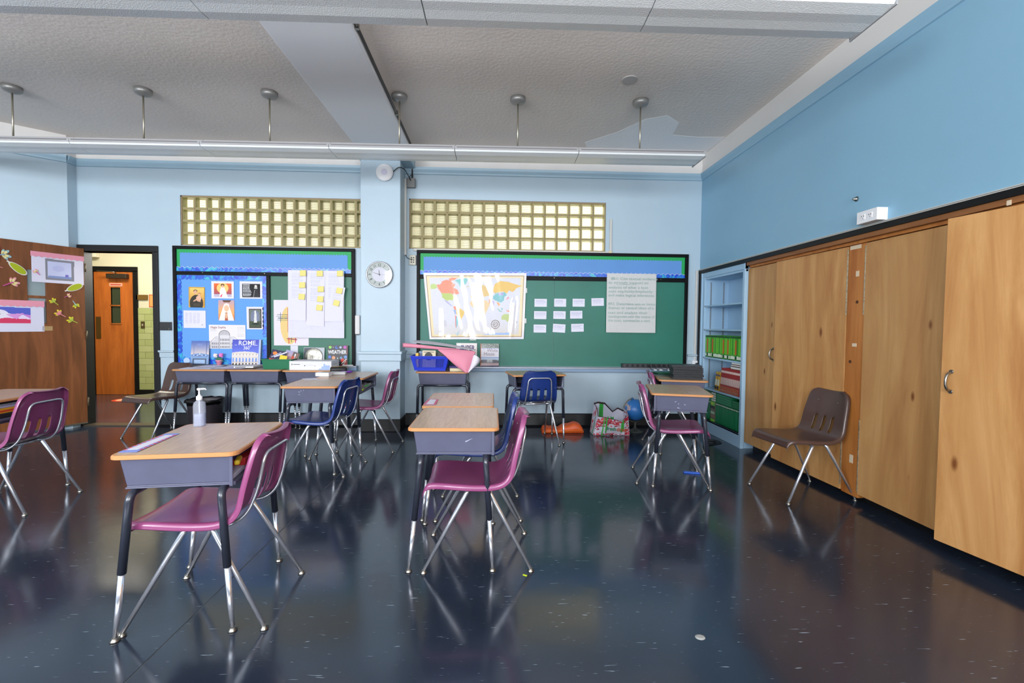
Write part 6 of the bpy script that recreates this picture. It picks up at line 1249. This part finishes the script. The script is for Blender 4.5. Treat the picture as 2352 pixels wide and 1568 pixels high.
# shopping bag
def patch(name, cv, q, mat, par, bulge=0., wrinkle=0., t=.003, seed=1):
    """printed cloth panel over four corners bl, br, tr, tl (or a row of top points), bulging along its normal"""
    bl, br, tr, tl = [Vector(p) for p in q[:4]]; nx, ny = cv.nx, cv.ny; nrm = (br - bl).cross(tl - bl).normalized(); rg = np.random.RandomState(seed); ph = rg.rand(4) * 6; P = []
    top = [Vector(p) for p in q[4]] if len(q) > 4 else None
    for j in range(ny + 1):
        v = j / ny
        for i in range(nx + 1):
            u = i / nx
            if top: 
                s = u * (len(top) - 1); k = min(int(s), len(top) - 2); T = top[k].lerp(top[k + 1], s - k)
            else: T = tl.lerp(tr, u)
            p = bl.lerp(br, u).lerp(T, v); w_ = bulge * math.sin(math.pi * u) * math.sin(math.pi * min(1, v * .9 + .08)) + wrinkle * (math.sin(u * 9 + v * 4 + ph[0]) + math.sin(v * 11 - u * 5 + ph[1])) * .5 * min(1, 4 * u, 4 - 4 * u); P.append(p + nrm * w_)
    F = [(j * (nx + 1) + i, j * (nx + 1) + i + 1, (j + 1) * (nx + 1) + i + 1, (j + 1) * (nx + 1) + i) for j in range(ny) for i in range(nx)]
    me = bpy.data.meshes.new(name); me.from_pydata([tuple(p) for p in P], [], F); me.materials.append(mat); cols = np.ones((len(F) * 4, 4), np.float32); cols[:, :3] = np.repeat(lin(np.clip(cv.c, 0, 255)).reshape(-1, 3), 4, 0)
    me.color_attributes.new('print', 'FLOAT_COLOR', 'CORNER').data.foreach_set('color', cols.ravel()); me.polygons.foreach_set('use_smooth', [True] * len(F)); me.update(); o = bpy.data.objects.new(name, me); C.objects.link(o); o.parent = par; md = o.modifiers.new('t', 'SOLIDIFY'); md.thickness = t; md.offset = -1; return o
def berries(c, n, v0, v1, seed, u0=0., u1=1., big=.06):
    rg = np.random.RandomState(seed)
    for k in range(n):
        u, v, r_ = u0 + rg.rand() * (u1 - u0), v0 + rg.rand() * (v1 - v0), big * (.4 + .6 * rg.rand()); c.ell(u, v, r_ * .7, r_, ((176, 20, 34), (206, 40, 52), (196, 40, 96), (226, 90, 100), (120, 14, 30))[k % 5], 1, rg.rand() * 180); c.ell(u - r_ * .2, v + r_ * .3, r_ * .2, r_ * .2, (240, 170, 176))
    return c
bg = thing('shopping_bag', 'white reusable shopping bag printed with red berries and green straps', 'bag', (0, 0, 0)); bf, bb_ = 5.19, 5.36
c = Cv(84, 60, (214, 212, 226)); berries(c, 80, .74, 1.0, 2); berries(c, 34, .5, .8, 5, 0, .25, .055); berries(c, 16, .55, .75, 8, .3, .95, .05); berries(c, 30, 0, .12, 9); berries(c, 16, .1, .6, 12, 0, .16, .05); berries(c, 22, .1, .8, 14, .86, 1, .05); c.rect(.205, 0, .235, 1, (60, 176, 74)); c.rect(.775, .25, .835, .98, (70, 184, 80)); c.line(.22, .05, .3, .0, .02, (60, 176, 74))
ftop = [(1.22, bf - .005, .225), (1.31, bf - .008, .212), (1.40, bf - .006, .19), (1.50, bf - .004, .165), (1.585, bf + .03, .245)]
patch('front_panel', c, [(1.17, bf, .004), (1.60, bf + .01, .004), ftop[-1], ftop[0], ftop], FABRIC, bg, .020, .006, .003, 2)
c = Cv(40, 44, (206, 206, 222)); berries(c, 30, .0, 1, 21, .0, .5, .07); c.rect(.62, 0, .72, .8, (60, 150, 74)); patch('side_panel', c, [(1.165, bb_, .004), (1.172, bf, .004), (1.222, bf - .005, .225), (1.205, bb_ - .03, .355), [(1.21, bb_ - .03, .345), (1.225, bf + .06, .30), (1.222, bf - .005, .225)]], FABRIC, bg, .012, .006, .003, 3)
c = Cv(40, 40, (206, 204, 220)); berries(c, 40, 0, 1, 31, .0, 1, .07); patch('side_panel', c, [(1.60, bf + .01, .004), (1.60, bb_, .004), (1.56, bb_ - .02, .30), (1.585, bf + .03, .245)], FABRIC, bg, .012, .006, .003, 4)
c = Cv(50, 40, (198, 200, 216)); c.rect(.24, 0, .36, 1, (52, 160, 66)); c.rect(.56, .0, .66, .7, (60, 150, 74)); c.ell(.72, .3, .06, .04, (110, 100, 200)); c.rect(0, .95, 1, 1, (40, 20, 26)); btop = [(1.205, bb_ - .03, .355), (1.25, bb_ - .04, .372), (1.33, bb_ - .04, .36), (1.43, bb_ - .02, .255), (1.49, bb_ - .03, .30), (1.56, bb_ - .02, .265)]
patch('back_panel', c, [(1.165, bb_, .004), (1.60, bb_, .004), btop[-1], btop[0], btop], FABRIC, bg, -.008, .005, .003, 5)
bx('bag_floor', pm('bag_floor_white', (190, 188, 200), .6), 1.175, 1.595, bf + .005, bb_, .002, .006, bg)
RIMM = pm('bag_binding_dark', (64, 20, 28), .6); MB().tube(ftop, .0035, 6).build('binding', RIMM, bg); MB().tube(btop, .0035, 6).build('binding', RIMM, bg); MB().tube([ftop[0], (1.225, bf + .06, .30), btop[0]], .0035, 6).build('binding', RIMM, bg); MB().tube([ftop[-1], btop[-1]], .0035, 6).build('binding', RIMM, bg)
GS = pm('strap_green', (62, 176, 74), .6)
loft([[(1.30, bf - .012, .02), (1.318, bf - .012, .02)], [(1.302, bf - .038, .10), (1.322, bf - .038, .10)], [(1.305, bf - .030, .20), (1.325, bf - .030, .208)], [(1.33, bf - .02, .235), (1.345, bf - .02, .228)], [(1.352, bf + .01, .215), (1.37, bf + .01, .208)]], 'strap', GS, bg, .002)
loft([[(1.48, bf - .014, .03), (1.50, bf - .014, .03)], [(1.482, bf - .034, .10), (1.507, bf - .034, .10)], [(1.488, bf - .022, .165), (1.515, bf - .022, .162)]], 'strap', GS, bg, .002)
t1 = text('lettering', 'fresh', .062, (1.318, bf - .036, .072), pm('logo_green', (24, 130, 84), .5), bg, sx=.86, bold=.0012, rot=(0, 4, 0)); t2 = text('lettering', 'direct', .062, (1.43, bf - .036, .062), pm('logo_orange', (206, 92, 40), .5), bg, sx=.86, bold=.0008, rot=(0, 4, 0))
m = MB(); m.prism([(1.30, .088), (1.322, .092), (1.318, .084)], bf - .040, bf - .037); m.build('logo_leaf', pm('logo_green'), bg)
# globe
gl_ = thing('globe', 'blue world globe on a dark stand beside the shopping bag', 'globe', (1.725, 5.40, 0)); 
def globe_mat():
    m, nt, b = nm('globe_print'); L = nt.links.new; N = nt.nodes.new; tc = N('ShaderNodeTexCoord'); n = N('ShaderNodeTexNoise'); n.inputs['Scale'].default_value = 6.5; n.inputs['Detail'].default_value = 4; L(tc.outputs['Object'], n.inputs['Vector']); cr = N('ShaderNodeValToRGB'); e = cr.color_ramp.elements; e[0].position = .60; e[0].color = L4((52, 122, 198)); e[1].position = .615; e[1].color = L4((190, 170, 168)); L(n.outputs['Fac'], cr.inputs[0]); L(cr.outputs[0], b.inputs['Base Color']); b.inputs['Roughness'].default_value = .3; return m
TL = Matrix.Rotation(R(-16), 4, 'Y'); m = MB(); rG = .130; m.lathe([(max(.0015, rG * math.sin(a)), -rG * math.cos(a)) for a in np.linspace(0, math.pi, 25)], 36, (0, 0, .262), TL); m.build('sphere', globe_mat(), gl_)
m = MB(); pts = [TL @ Vector((-(rG + .016) * math.sin(a), 0, -(rG + .016) * math.cos(a))) + Vector((0, 0, .262)) for a in np.linspace(.0, math.pi, 22)]; m.tube(pts, .006, 8); m.build('meridian_arm', pm('globe_arm', (110, 104, 90), .4, .5), gl_); MB().lathe([(.018, 0), (.012, .02), (.006, .03)], 12, tuple(TL @ Vector((0, 0, rG - .004)) + Vector((0, 0, .262))), TL).build('pole_cap', pm('globe_cap_blue', (40, 96, 150), .4), gl_)
m = MB(); m.lathe([(.098, 0), (.10, .006), (.085, .016), (.04, .026), (.016, .05), (.012, .08), (.014, .118), (.006, .122)], 28); m.build('stand', pm('globe_stand', (62, 66, 62), .4), gl_)
# orange folded jacket or cushion
def orange():
    nx, ny = 40, 18; m = MB(); vs = []
    def S(u, v):
        x = .595 + .50 * u; y = 5.30 + .20 * v; e = min(1, 9 * u, 9 * (1 - u)) ** .5 * min(1, 7 * v, 7 * (1 - v)) ** .5
        h = .062 + .040 * math.exp(-((u - .78) / .26) ** 2) + .05 * math.exp(-(u / .07) ** 2) * v - .02 * math.exp(-((u - .33) / .12) ** 2) + .006 * math.sin(u * 25 + v * 9); return (x - .01 * (1 - e), y, .003 + h * e)
    for j in range(ny + 1):
        for i in range(nx + 1): vs.append(S(i / nx, j / ny))
    m.add(vs, [(j * (nx + 1) + i, j * (nx + 1) + i + 1, (j + 1) * (nx + 1) + i + 1, (j + 1) * (nx + 1) + i) for j in range(ny) for i in range(nx)], True); edge = [j for j in range(nx + 1)] + [(j + 1) * (nx + 1) - 1 for j in range(1, ny + 1)] + [ny * (nx + 1) + i for i in range(nx - 1, -1, -1)] + [j * (nx + 1) for j in range(ny - 1, 0, -1)]
    m.f.append(tuple(reversed(edge))); m.mi.append(0); m.sm.append(False); return m
oj = tag(orange().build('seat_cushion', pm('cushion_orange', (214, 88, 26), .45, noise=.10, nscale=26, bump=.4, bscale=34), None, recalc=False), 'flat orange quilted cushion lying at the wall under the chalkboard', 'cushion')
m = MB(); m.tube([(.60, 5.297, .02), (.75, 5.295, .025), (.9, 5.295, .03), (1.08, 5.297, .03)], .005, 6); m.build('seam_piping', pm('cushion_piping', (226, 120, 50), .5), oj)
# bits on the floor
m = MB(); m.tube(bend([(2.52, 5.53, .77), (2.50, 5.42, .5), (2.49, 5.2, .10), (2.44, 5.05, .008), (2.36, 4.98, .006), (2.50, 4.90, .006), (2.42, 4.84, .006), (2.33, 4.93, .010), (2.46, 5.0, .010), (2.54, 4.86, .006), (2.40, 4.78, .006), (2.26, 4.74, .006)], .06, 5), .005, 7); tag(m.build('floor_cable', BLACKP), 'black power cord curling on the floor at the foot of the bookcase', 'cord')
o = tag(bx('pencil_box', pm('pencil_box_blue', (40, 92, 200), .4), -.075, .075, -.02, .02, 0, .012, bev=.003), 'small bright blue strip lying on the floor under the desk near the cupboards', 'ruler'); o.location = (1.74, 3.84, .0005); o.rotation_euler = (0, 0, R(-14)); o.name = 'blue_ruler'; bx('lid_line', pm('pencil_box_light', (90, 140, 226), .4), -.07, .07, -.004, .004, .011, .0128, o)
o = tag(MB().lathe([(.021, 0), (.020, .0025), (.012, .004)], 18).build('flattened_gum', pm('gum_grey', (150, 152, 150), .7), None, (.858, 1.786, 0)), 'pale round spot stuck on the dark floor in the foreground', 'spot'); o['label'] = 'pale round spot stuck on the bare dark floor nearest to the viewer'; o.scale = (1, .8, 1)
o = tag(bx('paper_scrap', pm('scrap_lime', (196, 214, 40), .6), -.011, .011, -.004, .004, 0, .003), 'tiny lime scrap on the floor by the purple chair feet', 'scrap'); o.location = (.172, 2.262, .0005); o.rotation_euler = (0, 0, R(-30)); o['label'] = 'tiny lime scrap on the floor beside a foot of the purple chair'
